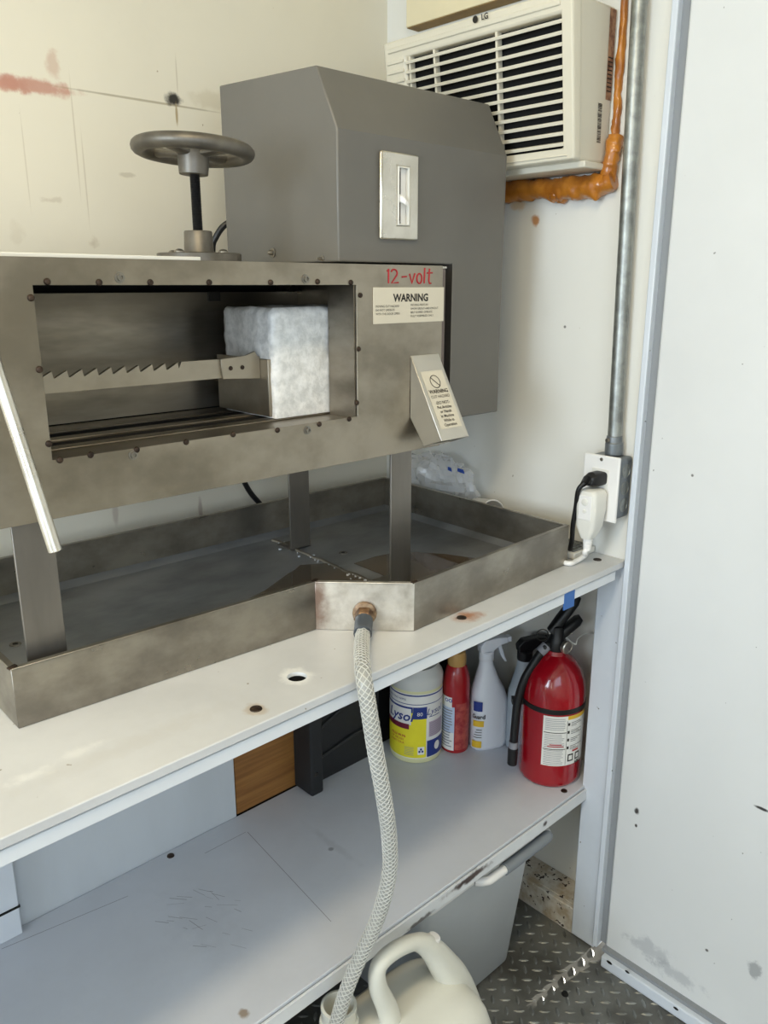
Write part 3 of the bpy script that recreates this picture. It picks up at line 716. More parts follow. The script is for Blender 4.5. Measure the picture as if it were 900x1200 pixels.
b = MB(xf); b.lathe(WC, [(.0185, -.0255), (.0188, -.024), (.0205, -.004), (.022, .004), (.014, .010), (.008, .0105)], n=30); b.build('wheel_hub', 'cast', mc)
MB(xf).lathe(WC, [(.0085, .010), (.0085, .0145), (.007, .016)], n=18).build('rod_nut', 'dark_metal', mc)
for a_ in (20, 110, 200, 290):
    dv = Vector((math.cos(R(a_)), math.sin(R(a_)), 0)); b = MB(xf)
    b.loft([(WC + dv * .012 + Vector((0, 0, .0)), Vector((-dv.y, dv.x, 0)), Vector((0, 0, 1)), .011, .0055, 2.2), (WC + dv * .040 + Vector((0, 0, .002)), Vector((-dv.y, dv.x, 0)), Vector((0, 0, 1)), .0085, .0045, 2.2),
            (WC + dv * .066 + Vector((0, 0, .004)), Vector((-dv.y, dv.x, 0)), Vector((0, 0, 1)), .010, .0055, 2.2)], n=14); b.build('wheel_spoke', 'cast', mc)
# feed lever rod
l0 = P(65, 646, 1, .800); l1 = P(0, 446, 1, .832); dl = (l1 - l0).normalized(); l2 = l0 + dl * .30
lv = MB().cyl(l0, l2, .0068, n=20).build('lever_rod', 'steel_bright', mc, bevel=.0006)
MB().cyl(l2, (l2.x - .004, .895, l2.z + .01), .008, n=14).build('lever_pivot', 'bolt', lv)

# ice block
b = MB(); bm = bmesh.new()
ix0, ix1, iy0, iy1, iz0, iz1 = -.5835, -.410, .944, 1.072, 1.1297, 1.283
N_ = 22
def icep(i, j, k):
    x_ = ix0 + (ix1 - ix0) * i; y_ = iy0 + (iy1 - iy0) * j; z_ = iz0 + (iz1 - iz0) * k
    v = Vector((x_, y_, z_)); e = sum(1 for t in (i, j, k) if t in (0., 1.))
    n_ = noise.noise(v * 38) * .0032 + noise.noise(v * 90) * .0016
    c_ = Vector(((ix0 + ix1) / 2, (iy0 + iy1) / 2, (iz0 + iz1) / 2)); dd = (v - c_).normalized()
    s_ = .0045 * max(0, e - 1)
    if k == 0.: return v
    return v + dd * (n_ - s_)
idx = {}; vs = []; fs = []
def gi(i, j, k):
    if (i, j, k) not in idx: idx[(i, j, k)] = len(vs); vs.append(icep(i / N_, j / N_, k / N_))
    return idx[(i, j, k)]
for a_ in range(N_):
    for c_ in range(N_):
        for s_ in (0, N_):
            fs.append((gi(s_, a_, c_), gi(s_, a_ + 1, c_), gi(s_, a_ + 1, c_ + 1), gi(s_, a_, c_ + 1)))
            fs.append((gi(a_, s_, c_), gi(a_ + 1, s_, c_), gi(a_ + 1, s_, c_ + 1), gi(a_, s_, c_ + 1)))
            fs.append((gi(a_, c_, s_), gi(a_ + 1, c_, s_), gi(a_ + 1, c_ + 1, s_), gi(a_, c_ + 1, s_)))
b.add(vs, fs); tag(b.build('ice_block', 'ice', smooth=60), 'cloudy block of ice inside the machine chamber', 'ice block')

# black power cable behind the machine
cpts = [P(274, 258, 1, 1.20), P(262, 265, 1, 1.208), P(253, 278, 1, 1.216), P(249, 292, 1, 1.222), P(252, 330, 1, 1.235), P(262, 430, 1, 1.255), P(276, 540, 1, 1.266), P(286, 564, 1, 1.270), P(294, 578, 1, 1.275), P(306, 592, 1, 1.282), (-.36, 1.292, ZC + .03), (-.30, 1.295, ZC + .0065)]
tag(MB().tube(catmull(cpts, 10), .0052, n=10).build('power_cable', 'black'), 'black power cable running down behind the machine', 'cable')

# ================================================================== AIR CONDITIONER
def acs(v):   # the cabinet leans out a little at the top
    return Vector((v.x * (1 + (v.z - 1.5) * 1.25), v.y, v.z))
AF = -.097; ay0, ay1, az0, az1 = .797, 1.205, 1.500, 1.736
ac = thing('air_conditioner', (0, 1.0, az0), 'ivory window air conditioner with louvred grille set through the wall', 'air conditioner')
MB(acs).box(AF + .014, -.0005, ay0 + .003, ay1 - .003, az0 + .003, az1 - .002).build('cabinet', 'acp2', ac, bevel=.006, seg=3)
gin = (.818, 1.150, 1.522, 1.706)
MB(acs).ring((ay0, ay1, az0 + .004, az1), gin, lambda p_, q_, t: (t, p_, q_), (AF - .004, AF + .016)).build('front_frame', 'acp', ac, bevel=.005, seg=3)
MB(acs).box(AF + .011, AF + .014, gin[0] - .002, gin[1] + .002, gin[2] - .002, gin[3] + .002).build('grille_backing', 'void', ac)  # near-black plate painting the shade between the louvres
nsl = 12; gp = (gin[3] - gin[2]) / nsl
for k in range(nsl):
    z_ = gin[2] + (k + .35) * gp; b = MB(acs)
    b.prism([(AF - .0035, gin[0] - .001, z_ - .0030), (AF - .0045, gin[0] - .001, z_ + .0022), (AF + .005, gin[0] - .001, z_ + .0050), (AF + .006, gin[0] - .001, z_ + .002)], (0, gin[1] - gin[0] + .002, 0))
    b.build('louvre', 'acp', ac, bevel=.0008)
for y_ in (.945, 1.083, 1.143):
    MB(acs).box(AF - .001, AF + .008, y_ - .0022, y_ + .0022, gin[2], gin[3]).build('grille_divider', 'acp', ac)
for k in range(9): 
    z_ = gin[3] - (k + .3) * gp; MB(acs).box(AF - .0062, AF - .0035, gin[1] + .004, ay1 - .010, z_ - .0035, z_ + .002).build('blank_rib', 'acp', ac, bevel=.001)
MB(acs).box(AF - .0062, AF - .0035, gin[0], ay1 - .014, gin[3] + .010, gin[3] + .018).build('top_bead', 'acp', ac, bevel=.0015)
MB(acs).box(AF - .0062, AF - .0035, ay0 + .012, ay1 - .012, az0 + .0095, az0 + .012).build('bottom_bead', 'acp', ac, bevel=.001)
MB(acs).box(AF + .02, -.0005, ay0 - .004, ay1, az0 - .006, az0 + .004).build('bottom_flange', 'acp2', ac, bevel=.002)
q = P(574, 27, 0, AF - .0042); lf = lambda x_, y_: acs(Vector((AF - .0046, q.y - x_, 0))) * 0 + Vector((acs(Vector((AF - .0068, 0, q.z + y_))).x, q.y - x_, q.z + y_))
b = MB(); put_text(b, 'LG', .0120, lambda x_, y_: lf(x_ + .016, y_), bold=.0003)
b.add([lf(.0055 * math.cos(t * .3927) - .004, .0055 * math.sin(t * .3927)) for t in range(16)], [tuple(range(16))]); b.build('badge', 'dark_metal', ac, smooth=0)
# side stickers: warning print and bar code (on the face towards the door)
b = MB(acs); yS = ay0 + .0024
b.add([(-.018, yS, 1.60), (-.004, yS, 1.60), (-.004, yS, 1.73), (-.018, yS, 1.73)], [(0, 1, 2, 3)]); st = b.build('sticker', 'stick', ac, smooth=0)
b = MB(acs)
for k in range(34):
    z_ = 1.535 + k * .0017; h_ = random.choice((.0005, .0009, .0012)); b.add([(-.036, yS - .0003, z_), (-.026, yS - .0003, z_), (-.026, yS - .0003, z_ + h_), (-.036, yS - .0003, z_ + h_)], [(0, 1, 2, 3)])
for k in range(9):
    z_ = 1.612 + k * .006; b.add([(-.017, yS - .0003, z_), (-.006, yS - .0003, z_), (-.006, yS - .0003, z_ + .0018), (-.017, yS - .0003, z_ + .0018)], [(0, 1, 2, 3)])
b.build('bar_code', 'ink', ac, smooth=0)

# orange sealing foam
b = MB()
def foam(pts, r0, jit):
    c = catmull(pts, 14); vs_ = []; n = 14; m0 = len(b.v)
    t = MB(); t.tube(c, [r0 * (1 + .35 * noise.noise(p * 23 + Vector((3, 1, 7)))) for p in c], n=n)
    vv = []
    for v in t.v:
        d_ = noise.noise(v * 55) * jit + noise.noise(v * 120) * jit * .5
        v2 = v + Vector((-abs(d_) * .8, d_, d_)); vv.append(v2)
    b.add(vv, t.f)
foam([(-.004, 1.16, 1.483), (-.006, 1.03, 1.479), (-.008, .95, 1.477), (-.010, .90, 1.474), (-.012, .85, 1.472), (-.012, .80, 1.472), (-.010, .778, 1.478)], .019, .006)
foam([(-.008, .795, 1.470), (-.012, .788, 1.50), (-.010, .784, 1.525), (-.006, .783, 1.545)], .0135, .005)
foam([(-.004, .785, 1.535), (-.003, .787, 1.58), (-.002, .788, 1.64), (-.002, .788, 1.80)], .0065, .003)
for k in range(16): b.ball((-.010 + random.uniform(-.01, .004), random.uniform(.79, .90), 1.472 + random.uniform(-.014, .014)), random.uniform(.006, .012), n=10, m=7, jit=.5)
tag(b.build('sealing_foam', 'foam', smooth=70), 'bead of hardened orange foam under the air conditioner', 'foam')

# ================================================================== CONDUIT, OUTLET, PLUGS
cn = thing('conduit', (-.02, .737, 1.03), 'galvanised conduit pipe running up from the outlet box', 'pipe')
c0 = Vector((-.020, .7355, 1.036)); c1 = Vector((-.020, .7535, 1.80)); c1 = c0 + (c1 - c0) * (1.2 / (c1 - c0).length)
MB().cyl(c0, c1, .0118, n=24).build('pipe', 'galv', cn)
MB().lathe(c0, [(.0150, -.006), (.0155, -.002), (.0155, .014), (.0135, .016), (.0135, .026), (.0125, .027)], axis=(c1 - c0), n=20).build('connector', 'galvbox', cn, bevel=.0006)
MB().lathe(c0 + Vector((-.013, .004, .02)), [(.004, 0), (.0036, .0045), (.0015, .005)], axis=(-1, .3, 0), n=10).build('set_screw', 'bolt', cn)
ob = thing('outlet_box', (-.02, .74, .915), 'grey steel outlet box with white cover plate beside the door post', 'outlet')
MB().box(-.046, -.0005, .7075, .770, .921, 1.029).build('box', 'galvbox', ob, bevel=.006, seg=3)
for k in range(3):
    MB().lathe((-.022, .7075, .945 + k * .030), [(.0125, -.001), (.0125, .0006), (.0112, .0008), (.011, .0002), (.004, .0002)], axis=(0, -1, 0), n=20).build('knockout', 'galv', ob)
cp = MB().box(-.0525, -.0462, .7035, .7735, .9175, 1.0325).build('cover_plate', 'white', ob, bevel=.0022)
MB().box(-.0545, -.0523, .722, .755, .941, 1.009).build('receptacle', 'white2', cp, bevel=.0008)
for z_ in (.9245, 1.0255): MB().lathe((-.0525, .7385, z_), [(.0032, 0), (.0028, .0008), (.001, .001)], axis=(-1, 0, 0), n=12).build('plate_screw', 'bolt', cp)
# black plug
pc = P(690, 566, 0, -.068)
bp = thing('black_plug', (-.07, pc.y, pc.z - .01), 'black plug in the upper socket with its cord dropping behind the tray', 'plug')
px_ = Vector((-1, .10, -.05)).normalized(); ps = Vector((-.0545, .737, .994))
MB().loft([(ps, (0, 1, 0), (0, 0, 1), .0135, .0115, 4), (ps + px_ * .018, (0, 1, 0), (0, 0, 1), .0135, .0118, 4), (ps + px_ * .030, (0, 1, 0), (0, 0, 1), .010, .009, 3.5), (ps + px_ * .032, (0, 1, 0), (0, 0, 1), .0075, .007, 3)], n=24).build('plug_body', 'black', bp)
ph = ps + px_ * .030
MB().loft([(ph + Vector((.004, 0, .006)), (0, 1, 0), (.3, 0, 1), .008, .008, 3), (ph + Vector((-.006, .002, .002)), (0, 1, 0), (.5, 0, .9), .0075, .008, 3), (ph + Vector((-.012, .004, -.006)), (0, 1, 0), (.9, 0, .5), .006, .006, 2.5)], n=20).build('strain_relief', 'black', bp)
MB().tube(catmull([ph + Vector((-.009, .003, -.002)), ph + Vector((-.015, .010, -.016)), P(675, 594, 0, -.088), P(671.5, 615, 0, -.082), P(669, 640, 0, -.066), (-.055, .800, ZC + .008), (-.045, .86, ZC + .007), (-.04, .95, ZC + .007)], 10), .0043, n=12).build('cord', 'black', bp)
# white GFCI plug
gp_ = thing('ground_fault_plug', (-.08, .735, .89), 'bulky white safety plug with two buttons in the lower socket', 'plug')
g0 = Vector((-.0755, .7375, .9425))
b = MB(); ex = Vector((1, 0, 0)); ey = Vector((0, 1, 0))
b.loft([(g0 + Vector((-.004, 0, -.052)), ey, ex, .0095, .011, 3.5), (g0 + Vector((-.003, 0, -.047)), ey, ex, .012, .013, 4), (g0 + Vector((-.002, 0, -.030)), ey, ex, .0185, .0175, 5), (g0 + Vector((0, 0, .0)), ey, ex, .020, .0195, 6),
        (g0 + Vector((0, 0, .026)), ey, ex, .0195, .0195, 6), (g0 + Vector((0, 0, .033)), ey, ex, .017, .018, 5), (g0 + Vector((.001, 0, .0355)), ey, ex, .012, .014, 4)], n=36)
gb = b.build('plug_body', 'white2', gp_, smooth=50)
MB().box(g0.x - .0206, g0.x - .0190, g0.y - .0125, g0.y + .0125, g0.z - .016, g0.z + .027).build('button_panel', 'white', gb, bevel=.0012)
for dz, r_ in ((.015, .0062), (-.001, .0033)): MB().lathe((g0.x - .0204, g0.y, g0.z + dz), [(r_, 0), (r_, .0014), (r_ * .8, .002)], axis=(-1, 0, 0), n=18).build('button', 'white2', gb)
gz = g0 + Vector((-.004, 0, -.052))
prof = []
for k in range(6): prof += [(.0088 - k * .0004, -k * .0042 + .003), (.0088 - k * .0004, -k * .0042), (.0068, -k * .0042 - .0008), (.0068, -k * .0042 - .0012)]
MB().lathe(gz, prof, n=18).build('strain_relief', 'white', gp_, smooth=30)
MB().tube(catmull([gz + Vector((0, 0, -.016)), gz + Vector((-.003, .002, -.027)), P(686, 650, 2, ZC + .012), P(676, 657, 2, ZC + .0055), P(664, 661.5, 2, ZC + .0052)+Vector((.006,.004,0)), (-.086, .82, ZC + .0055), (-.060, .88, ZC + .0055), (-.05, .94, ZC + .0055)], 10), .0046, n=12).build('cord', 'white', gp_)

# small white grid tray by the wall, between drip tray and outlet
gt = thing('grid_tray', (-.04, .80, ZC), 'small white tray with grey wire grid lying under the outlet', 'tray')
MB().box(-.070, -.004, .768, .868, ZC + .0005, ZC + .013).build('tray_body', 'white2', gt, bevel=.002)
MB().box(-.065, -.009, .773, .863, ZC + .013, ZC + .0135).build('grid_bed', 'greytext', gt)
b = MB()
for k in range(10): b.cyl((-.065, .776 + k * .0095, ZC + .0145), (-.009, .776 + k * .0095, ZC + .0145), .0012, n=6)
for k in range(6): b.cyl((-.063 + k * .0105, .774, ZC + .0145), (-.063 + k * .0105, .862, ZC + .0145), .0012, n=6)
b.build('grid', 'galv', gt)

# crumpled bag and cup behind the tray
b = MB(); c_ = Vector((-.040, 1.135, ZC + .062)); n, m_ = 40, 22; vs = []; fs = []
for i in range(m_ + 1):
    p_ = math.pi * i / m_
    for t in range(n):
        a_ = 2 * math.pi * t / n; d_ = Vector((math.sin(p_) * math.cos(a_), math.sin(p_) * math.sin(a_), math.cos(p_)))
        k = 1 + .34 * noise.noise(d_ * 2.3 + Vector((5, 2, 1))) + .30 * abs(noise.noise(d_ * 5)) + .16 * noise.noise(d_ * 12)
        v = Vector((d_.x * .034 * k, d_.y * .090 * k, d_.z * .062 * k)); vs.append(c_ + Vector((max(-.036, min(.037, v.x)), v.y, max(-.0605, v.z))))
for i in range(m_):
    for t in range(n): fs.append((i * n + t, i * n + (t + 1) % n, (i + 1) * n + (t + 1) % n, (i + 1) * n + t))
b.add(vs, fs); bg_ = b.build('plastic_bag', 'bag', smooth=12); tag(bg_, 'crumpled clear plastic bag behind the tray in the corner', 'bag')
bg_['_o'] = tuple(bg_.location)
for (x, y, s_) in ((541, 552, .010), (528, 550, .006)):
    q = P(x, y, 0, -.081); b = MB()
    b.add([q + Vector((-.002, -s_, -.004)), q + Vector((-.002, s_, -.002)), q + Vector((-.002, s_ * .9, .005)), q + Vector((-.002, -s_ * .6, .004))], [(0, 1, 2, 3)]); b.build('print', 'blue', bg_, smooth=0)
q = P(576, 594, 0, -.043); cax = Vector((-.25, -1, .02)).normalized()
cu_ = MB().lathe((q.x, q.y, ZC + .034), [(.031, 0), (.0325, -.001), (.0325, .0005), (.030, .001), (.0295, -.004), (.025, -.050), (.0255, -.052), (.0305, -.004)], axis=cax, n=36, closed=True).build('paper_cup', 'white')
tag(cu_, 'white cup lying on its side behind the tray', 'cup')

# ================================================================== UNDER THE COUNTER
# brown board
tag(MB().prism([(-.559, 1.1585, ZS + .001), (-.405, 1.1585, ZS + .001), (-.405, 1.1585, .80), (-.559, 1.1585, .80)], (0, -.010, 0)).build('plywood_board', 'brown', bevel=.001), 'brown plywood board standing on the lower shelf against the back', 'board')
# black moulded lid
bk_ = thing('storage_box', (-.31, 1.12, ZS), 'black moulded plastic box with a thick corner rail standing behind the hose', 'box')
MB().box(-.40, -.218, 1.122, 1.150, ZS + .001, .80).build('box_body', 'blackm', bk_, bevel=.004)
MB().box(-.424, -.394, 1.092, 1.150, ZS + .001, .80).build('edge_rail', 'blackm', bk_, bevel=.005, seg=3)
for (x0, z0, x1, z1) in ((-.39, .53, -.30, .57), (-.30, .57, -.27, .62), (-.39, .47, -.25, .52), (-.33, .58, -.33, .66), (-.38, .41, -.22, .43), (-.27, .5, -.24, .62), (-.38, .62, -.30, .60)):
    MB().tube([(x0, 1.121, z0), ((x0 + x1) / 2 + .004, 1.1195, (z0 + z1) / 2 + .006), (x1, 1.121, z1)], .0045, n=8).build('rib', 'blackm', bk_)
for z_ in (.40, .70): MB().lathe((-.412, 1.092, z_), [(.005, 0), (.004, .002), (.001, .003)], axis=(0, -1, 0), n=12).build('screw', 'dark_metal', bk_)

class Wrap:     # prints laid round an upright bottle; u = arc length to the right of the side facing the aisle
    def __init__(s, c, r): s.c = Vector(c); s.r = r; t = Vector((CAM.x, CAM.y, 0)) - Vector((s.c.x, s.c.y, 0)); s.T = t.normalized(); s.Rv = Vector((-s.T.y, s.T.x, 0))
    def __call__(s, u, z, off=.0003, r=None):
        r = r or s.r; a = u / s.r; return Vector((s.c.x, s.c.y, 0)) + (s.T * math.cos(a) + s.Rv * math.sin(a)) * (r + off) + Vector((0, 0, s.c.z + z))
    def rect(s, b, u0, u1, z0, z1, off=.0003, n=None):
        n = n or max(2, int(abs(u1 - u0) / .005)); vs = []; 
        for i in range(n + 1):
            u = u0 + (u1 - u0) * i / n; vs += [s(u, z0, off), s(u, z1, off)]
        return b.add(vs, [(2 * i, 2 * i + 2, 2 * i + 3, 2 * i + 1) for i in range(n)])
    def ell(s, b, u, z, ru, rz, off, n=24): return b.add([s(u + ru * math.cos(2 * math.pi * t / n), z + rz * math.sin(2 * math.pi * t / n), off) for t in range(n)], [tuple(range(n))])
    def text(s, b, t, size, u, z, off, **k): return put_text(b, t, size, lambda x_, y_: s(x_ + u, y_ + z, off), **k)
    def poly(s, b, pts, off): return b.add([s(u, z, off) for u, z in pts], [tuple(range(len(pts)))])
# check orientation of Rv: must point to image right
# wipes canister
cc = (-.155, 1.0755, ZS + .0005); r = .0555
cn_ = thing('wipes_canister', cc, 'white and yellow disinfecting wipes canister with a blue printed label', 'canister')
MB().lathe(cc, [(.050, 0), (.0535, .001), (.0548, .004), (.055, .012), (.055, .165), (.0545, .170)], n=44).build('canister_body', 'can_cream', cn_)
MB().lathe(cc, [(.0552, .166), (.0557, .169), (.0557, .184), (.054, .190), (.050, .196), (.046, .203), (.044, .207), (.030, .208)], n=44).build('lid', 'lid', cn_)
W = Wrap(cc, .055)
lb = MB(); W.rect(lb, -.085, .085, .012, .160); lb = lb.build('label_wrap', 'can_white', cn_)
b = MB(); W.rect(b, -.085, .022, .014, .128, .0006); b.build('yellow_field', 'yellow', lb)
for u0_, u1_, z0_, z1_, of_ in ((-.085, .085, .155, .158, .0006), (-.085, .085, .136, .1375, .0006), (-.085, -.0065, .118, .131, .0008), (-.006, .023, .104, .131, .0009), (.024, .080, .014, .052, .0008)):
    b = MB(); W.rect(b, u0_, u1_, z0_, z1_, of_); b.build('blue_band', 'navy', lb)
b = MB(); W.rect(b, -.080, -.010, .090, .127, .0011); W.rect(b, .004, .018, .022, .040, .0012); W.ell(b, .050, .035, .008, .010, .0012); b.build('white_fields', 'can_white', lb)
b = MB(); W.rect(b, -.078, -.014, .080, .092, .0013); b.build('maroon_band', 'maroon', lb)
b = MB(); W.text(b, 'Lysol', .030, -.037, .108, .0015, shear=.25, bold=.0006); W.text(b, 'Lysol', .020, .042, .118, .0012, shear=.3); W.rect(b, .028, .056, .106, .1075, .0012)
W.text(b, 'DISINFECTING WIPES', .0062, -.050, .1465, .0012); 
for i in range(3):
    a_ = math.pi / 2 + i * 2 * math.pi / 3; W.ell(b, .011 + .0035 * math.cos(a_), .031 + .0035 * math.sin(a_), .0024, .0028, .0014, 10)
b.build('blue_lettering', 'navy', lb, smooth=0)
b = MB(); W.text(b, 'KILLS 99.9%', .0075, -.040, .062, .0010, bold=.0002); W.text(b, 'OF VIRUSES', .0065, -.042, .054, .0010); W.text(b, '& BACTERIA', .0065, -.042, .046, .0010); b.build('red_lettering', 'redtext', lb, smooth=0)
b = MB(); W.rect(b, .028, .070, .060, .095, .0006); b.build('lavender_panel', 'lav', lb)
b = MB(); W.text(b, '80', .012, -.001 + .009, .115, .0013); b.build('count', 'can_white', lb, smooth=0)
b = MB()
for k in range(7): W.rect(b, -.024, -.004, .020 + k * .003, .0208 + k * .003, .0009)
for k in range(9): W.rect(b, .030, .068, .062 + k * .0036, .0632 + k * .0036, .0009)
b.build('fine_print', 'greytext', lb)
# red aerosol can
cc = (-.086, 1.025, ZS + .0005); ra = .0288
rc = thing('aerosol_can', cc, 'red air freshener spray can with tan cap beside the wipes canister', 'spray can')
MB().lathe(cc, [(.026, 0), (.0285, .002), (.0288, .006), (.0288, .150), (.0280, .165), (.025, .180), (.021, .192), (.0175, .198)], n=32).build('can_body', 'redcan', rc)
MB().lathe(cc, [(.0180, .196), (.0195, .199), (.0195, .216), (.017, .226), (.010, .230)], n=26).build('cap', 'tan', rc)
W = Wrap(cc, .0288)
b = MB(); W.rect(b, -.042, -.002, .008, .110); lb = b.build('label_panel', 'paleblue', rc)
b = MB(); W.rect(b, -.042, -.008, .108, .132, .0004); b.build('white_panel', 'can_white', lb)
b = MB(); W.rect(b, -.042, -.003, .008, .050, .0005); b.build('text_panel', 'can_white', lb)
b = MB(); W.rect(b, .0, .045, .010, .118, .0003); b.build('berry_print', 'berry', lb)
b = MB(); W.text(b, 'OO', .011, -.016, .124, .0007, bold=.0003); b.build('emblem', 'blue', lb, smooth=0)
b = MB()
for k in range(14): W.rect(b, -.036, random.uniform(-.014, -.006), .016 + k * .0065, .0185 + k * .0065, .0008)
b.build('fine_print', 'greytext', lb)

# trigger spray bottles
def spray(cc, yaw, name, label, body, trig, sc_=1., prints=True):
    t = thing(name, cc, label, 'spray bottle'); c0_ = Vector(cc); ex = Vector((math.cos(yaw), math.sin(yaw), 0)); ey = Vector((-ex.y, ex.x, 0)); Z = Vector((0, 0, 1))
    def s(z, rx, ry, e, dx=0.): return (c0_ + Z * z * sc_ + ex * dx * sc_, ex, ey, rx * sc_, ry * sc_, e)
    MB().loft([s(0, .036, .023, 3), s(.003, .039, .026, 3.2), s(.012, .040, .0275, 3.2), s(.07, .040, .028, 3), s(.110, .040, .0275, 2.8), s(.135, .035, .026, 2.6, -.003), s(.160, .025, .022, 2.4, -.006), s(.185, .017, .017, 2.2, -.008), s(.200, .0145, .0145, 2, -.009), s(.206, .014, .014, 2, -.009)], n=36).build('bottle', body, t, smooth=60)
    nk = c0_ + ex * (-.009 * sc_)
    MB().lathe(nk + Z * .203 * sc_, [(.0155 * sc_, 0), (.016 * sc_, .002 * sc_), (.016 * sc_, .018 * sc_), (.013 * sc_, .021 * sc_)], n=24).build('collar', trig, t)
    def pr(poly, w): 
        b = MB(); b.prism([nk + ex * (x_ * sc_) + Z * (z_ * sc_) - ey * (w * sc_) for x_, z_ in poly], ey * (2 * w * sc_)); return b
    pr([(-.016, .222), (-.018, .236), (-.008, .248), (.020, .252), (.044, .250), (.046, .238), (.030, .235), (.016, .226), (.012, .222)], .010).build('trigger_head', trig, t, bevel=.002)
    pr([(.022, .237), (.030, .236), (.036, .220), (.040, .205), (.046, .194), (.042, .193), (.033, .206), (.027, .221)], .0055).build('trigger', trig, t, bevel=.001)
    pr([(.045, .2385), (.0535, .2385), (.0535, .250), (.045, .250)], .0075).build('nozzle', trig, t, bevel=.001)
    return t, c0_, ex, ey
yaw = math.atan2(_r.y, _r.x) + R(18)
sp1, c0_, ex, ey = spray((-.026, .985, ZS + .0005), yaw, 'spray_bottle', 'white trigger spray bottle beside the red can', 'bottle', 'bottle')
# its side label: seen on the left flank
def sl(u, z, off=.0012):
    a_ = R(248) - u / .036; ca, sa = math.cos(a_), math.sin(a_); zz = min(z, .11)
    return c0_ + ex * ((.0418 + off) * math.copysign(abs(ca) ** (2 / 3.), ca)) + ey * ((.0278 + off) * math.copysign(abs(sa) ** (2 / 3.), sa)) + Vector((0, 0, z))
def sl_rect(b, u0, u1, z0, z1, off):
    n = 8; vs = []
    for i in range(n + 1): u = u0 + (u1 - u0) * i / n; vs += [sl(u, z0, off), sl(u, z1, off)]
    return b.add(vs, [(2 * i, 2 * i + 2, 2 * i + 3, 2 * i + 1) for i in range(n)])
b = MB(); sl_rect(b, .004, .030, .096, .118, .0012); lbp = b.build('blue_print', 'navy', sp1)
b = MB(); sl_rect(b, .0, .030, .060, .074, .0012); sl_rect(b, .004, .032, .010, .026, .0012); b.build('gold_print', 'gold', sp1)
b = MB(); 
for k in range(4): sl_rect(b, .004, .028 - k * .003, .034 + k * .006, .0355 + k * .006, .0013)
put_text(b, 'Guard', .014, lambda x_, y_: sl(.015 - x_, y_ + .083, .0014), bold=.0003); b.build('dark_print', 'ink', sp1, smooth=0)
sp2, *_ = spray((.026, .924, ZS + .0005), yaw - R(6), 'spray_bottle', 'cloudy grey spray bottle with black trigger behind the fire extinguisher', 'bottle2', 'black', 1.02)

# fire extinguisher
ec = Vector((-.013, .832, ZS + .0005)); ER = .0625
fe = thing('fire_extinguisher', tuple(ec), 'red fire extinguisher with white instruction label at the end of the shelf', 'fire extinguisher')
MB().lathe(ec, [(.050, 0), (.058, .002), (.0615, .007), (.0625, .014), (.0625, .185), (.0615, .200), (.057, .220), (.049, .239), (.037, .255), (.026, .263), (.021, .266), (.019, .274)], n=48).build('cylinder', 'red', fe)
W = Wrap(ec, ER)
MB().lathe(ec, [(.0627, .163), (.0637, .164), (.0637, .173), (.0627, .174)], n=48, closed=True).build('strap', 'black', fe)
b = MB(); W.rect(b, -.016, .084, .052, .160, .0004); lb = b.build('instruction_label', 'can_white', fe)
b = MB(); W.rect(b, .032, .084, .152, .160, .0007); b.build('yellow_band', 'gold', lb)
b = MB(); W.rect(b, -.014, .030, .124, .1255, .0007); W.rect(b, -.014, .030, .088, .0895, .0007); W.rect(b, .031, .0317, .054, .150, .0007)
for k in range(4): W.rect(b, .0325, .0370, .139 - k * .017, .145 - k * .017, .0008)
for u in (.036, .054): W.rect(b, u, u + .013, .060, .076, .0008)
for k in range(4):
    for j in range(3): W.rect(b, .040, .062 + random.uniform(-.01, .012), .1445 - k * .017 - j * .0035, .1455 - k * .017 - j * .0035, .0008)
W.text(b, 'ABC', .009, .062, .054, .0008, bold=.0004)
b.build('black_print', 'ink', lb)
b = MB(); W.rect(b, .0385, .0465, .063, .073, .0010); W.rect(b, .0565, .0645, .063, .073, .0010); b.build('pictograms', 'can_white', lb)
b = MB()
for k in range(27):
    z_ = .055 + k * .0038
    if abs(z_ - .1245) < .003 or abs(z_ - .0885) < .003: continue
    W.rect(b, -.012, .028 - random.uniform(0, .007), z_, z_ + .0011, .0007)
b.build('fine_print', 'greytext', lb)
b = MB(); W.rect(b, -.006, .026, .094, .0957, .0009); W.rect(b, -.002, .022, .098, .0997, .0009); W.rect(b, .046, .062, .080, .084, .0009); b.build('red_print', 'redtext', lb)
# valve, levers, gauge, pin
vz = ec + Vector((0, 0, .270)); rt = Vector((math.cos(YAW), -math.sin(YAW), 0)); aw = Vector((math.sin(YAW), math.cos(YAW), 0))
MB().lathe(vz, [(.0165, 0), (.0175, .004), (.0175, .024), (.014, .030), (.012, .052), (.008, .054)], n=22).build('valve', 'black', fe)
hdir = (rt * .62 + aw * .22 + Vector((0, 0, .78))).normalized(); hdir2 = (rt * .72 + aw * .25 + Vector((0, 0, .52))).normalized(); sdv = hdir.cross(rt.cross(hdir)).normalized(); side = aw
def lever(o, d_, L_, w0, w1, name):
    up = d_.cross(side).normalized()
    MB().loft([(o, side, up, w0, .010, 3), (o + d_ * L_ * .35, side, up, w1, .0105, 3), (o + d_ * L_ * .85, side, up, w1 * 1.1, .0095, 3), (o + d_ * L_, side, up, w1 * .8, .006, 2.5)], n=20).build(name, 'black', fe, smooth=50)
lever(vz + Vector((0, 0, .040)) - rt * .012, hdir, .088, .010, .0125, 'squeeze_lever')
lever(vz + Vector((0, 0, .028)), hdir2, .062, .010, .0115, 'carry_handle')
gq = vz + Vector((0, 0, .016)) - aw * .016 + rt * .012
MB().lathe(gq, [(.0125, 0), (.013, .002), (.013, .008), (.0115, .0095), (.0112, .0085), (.002, .0085)], axis=(-aw + rt * .7), n=22).build('gauge', 'steel_bright', fe)
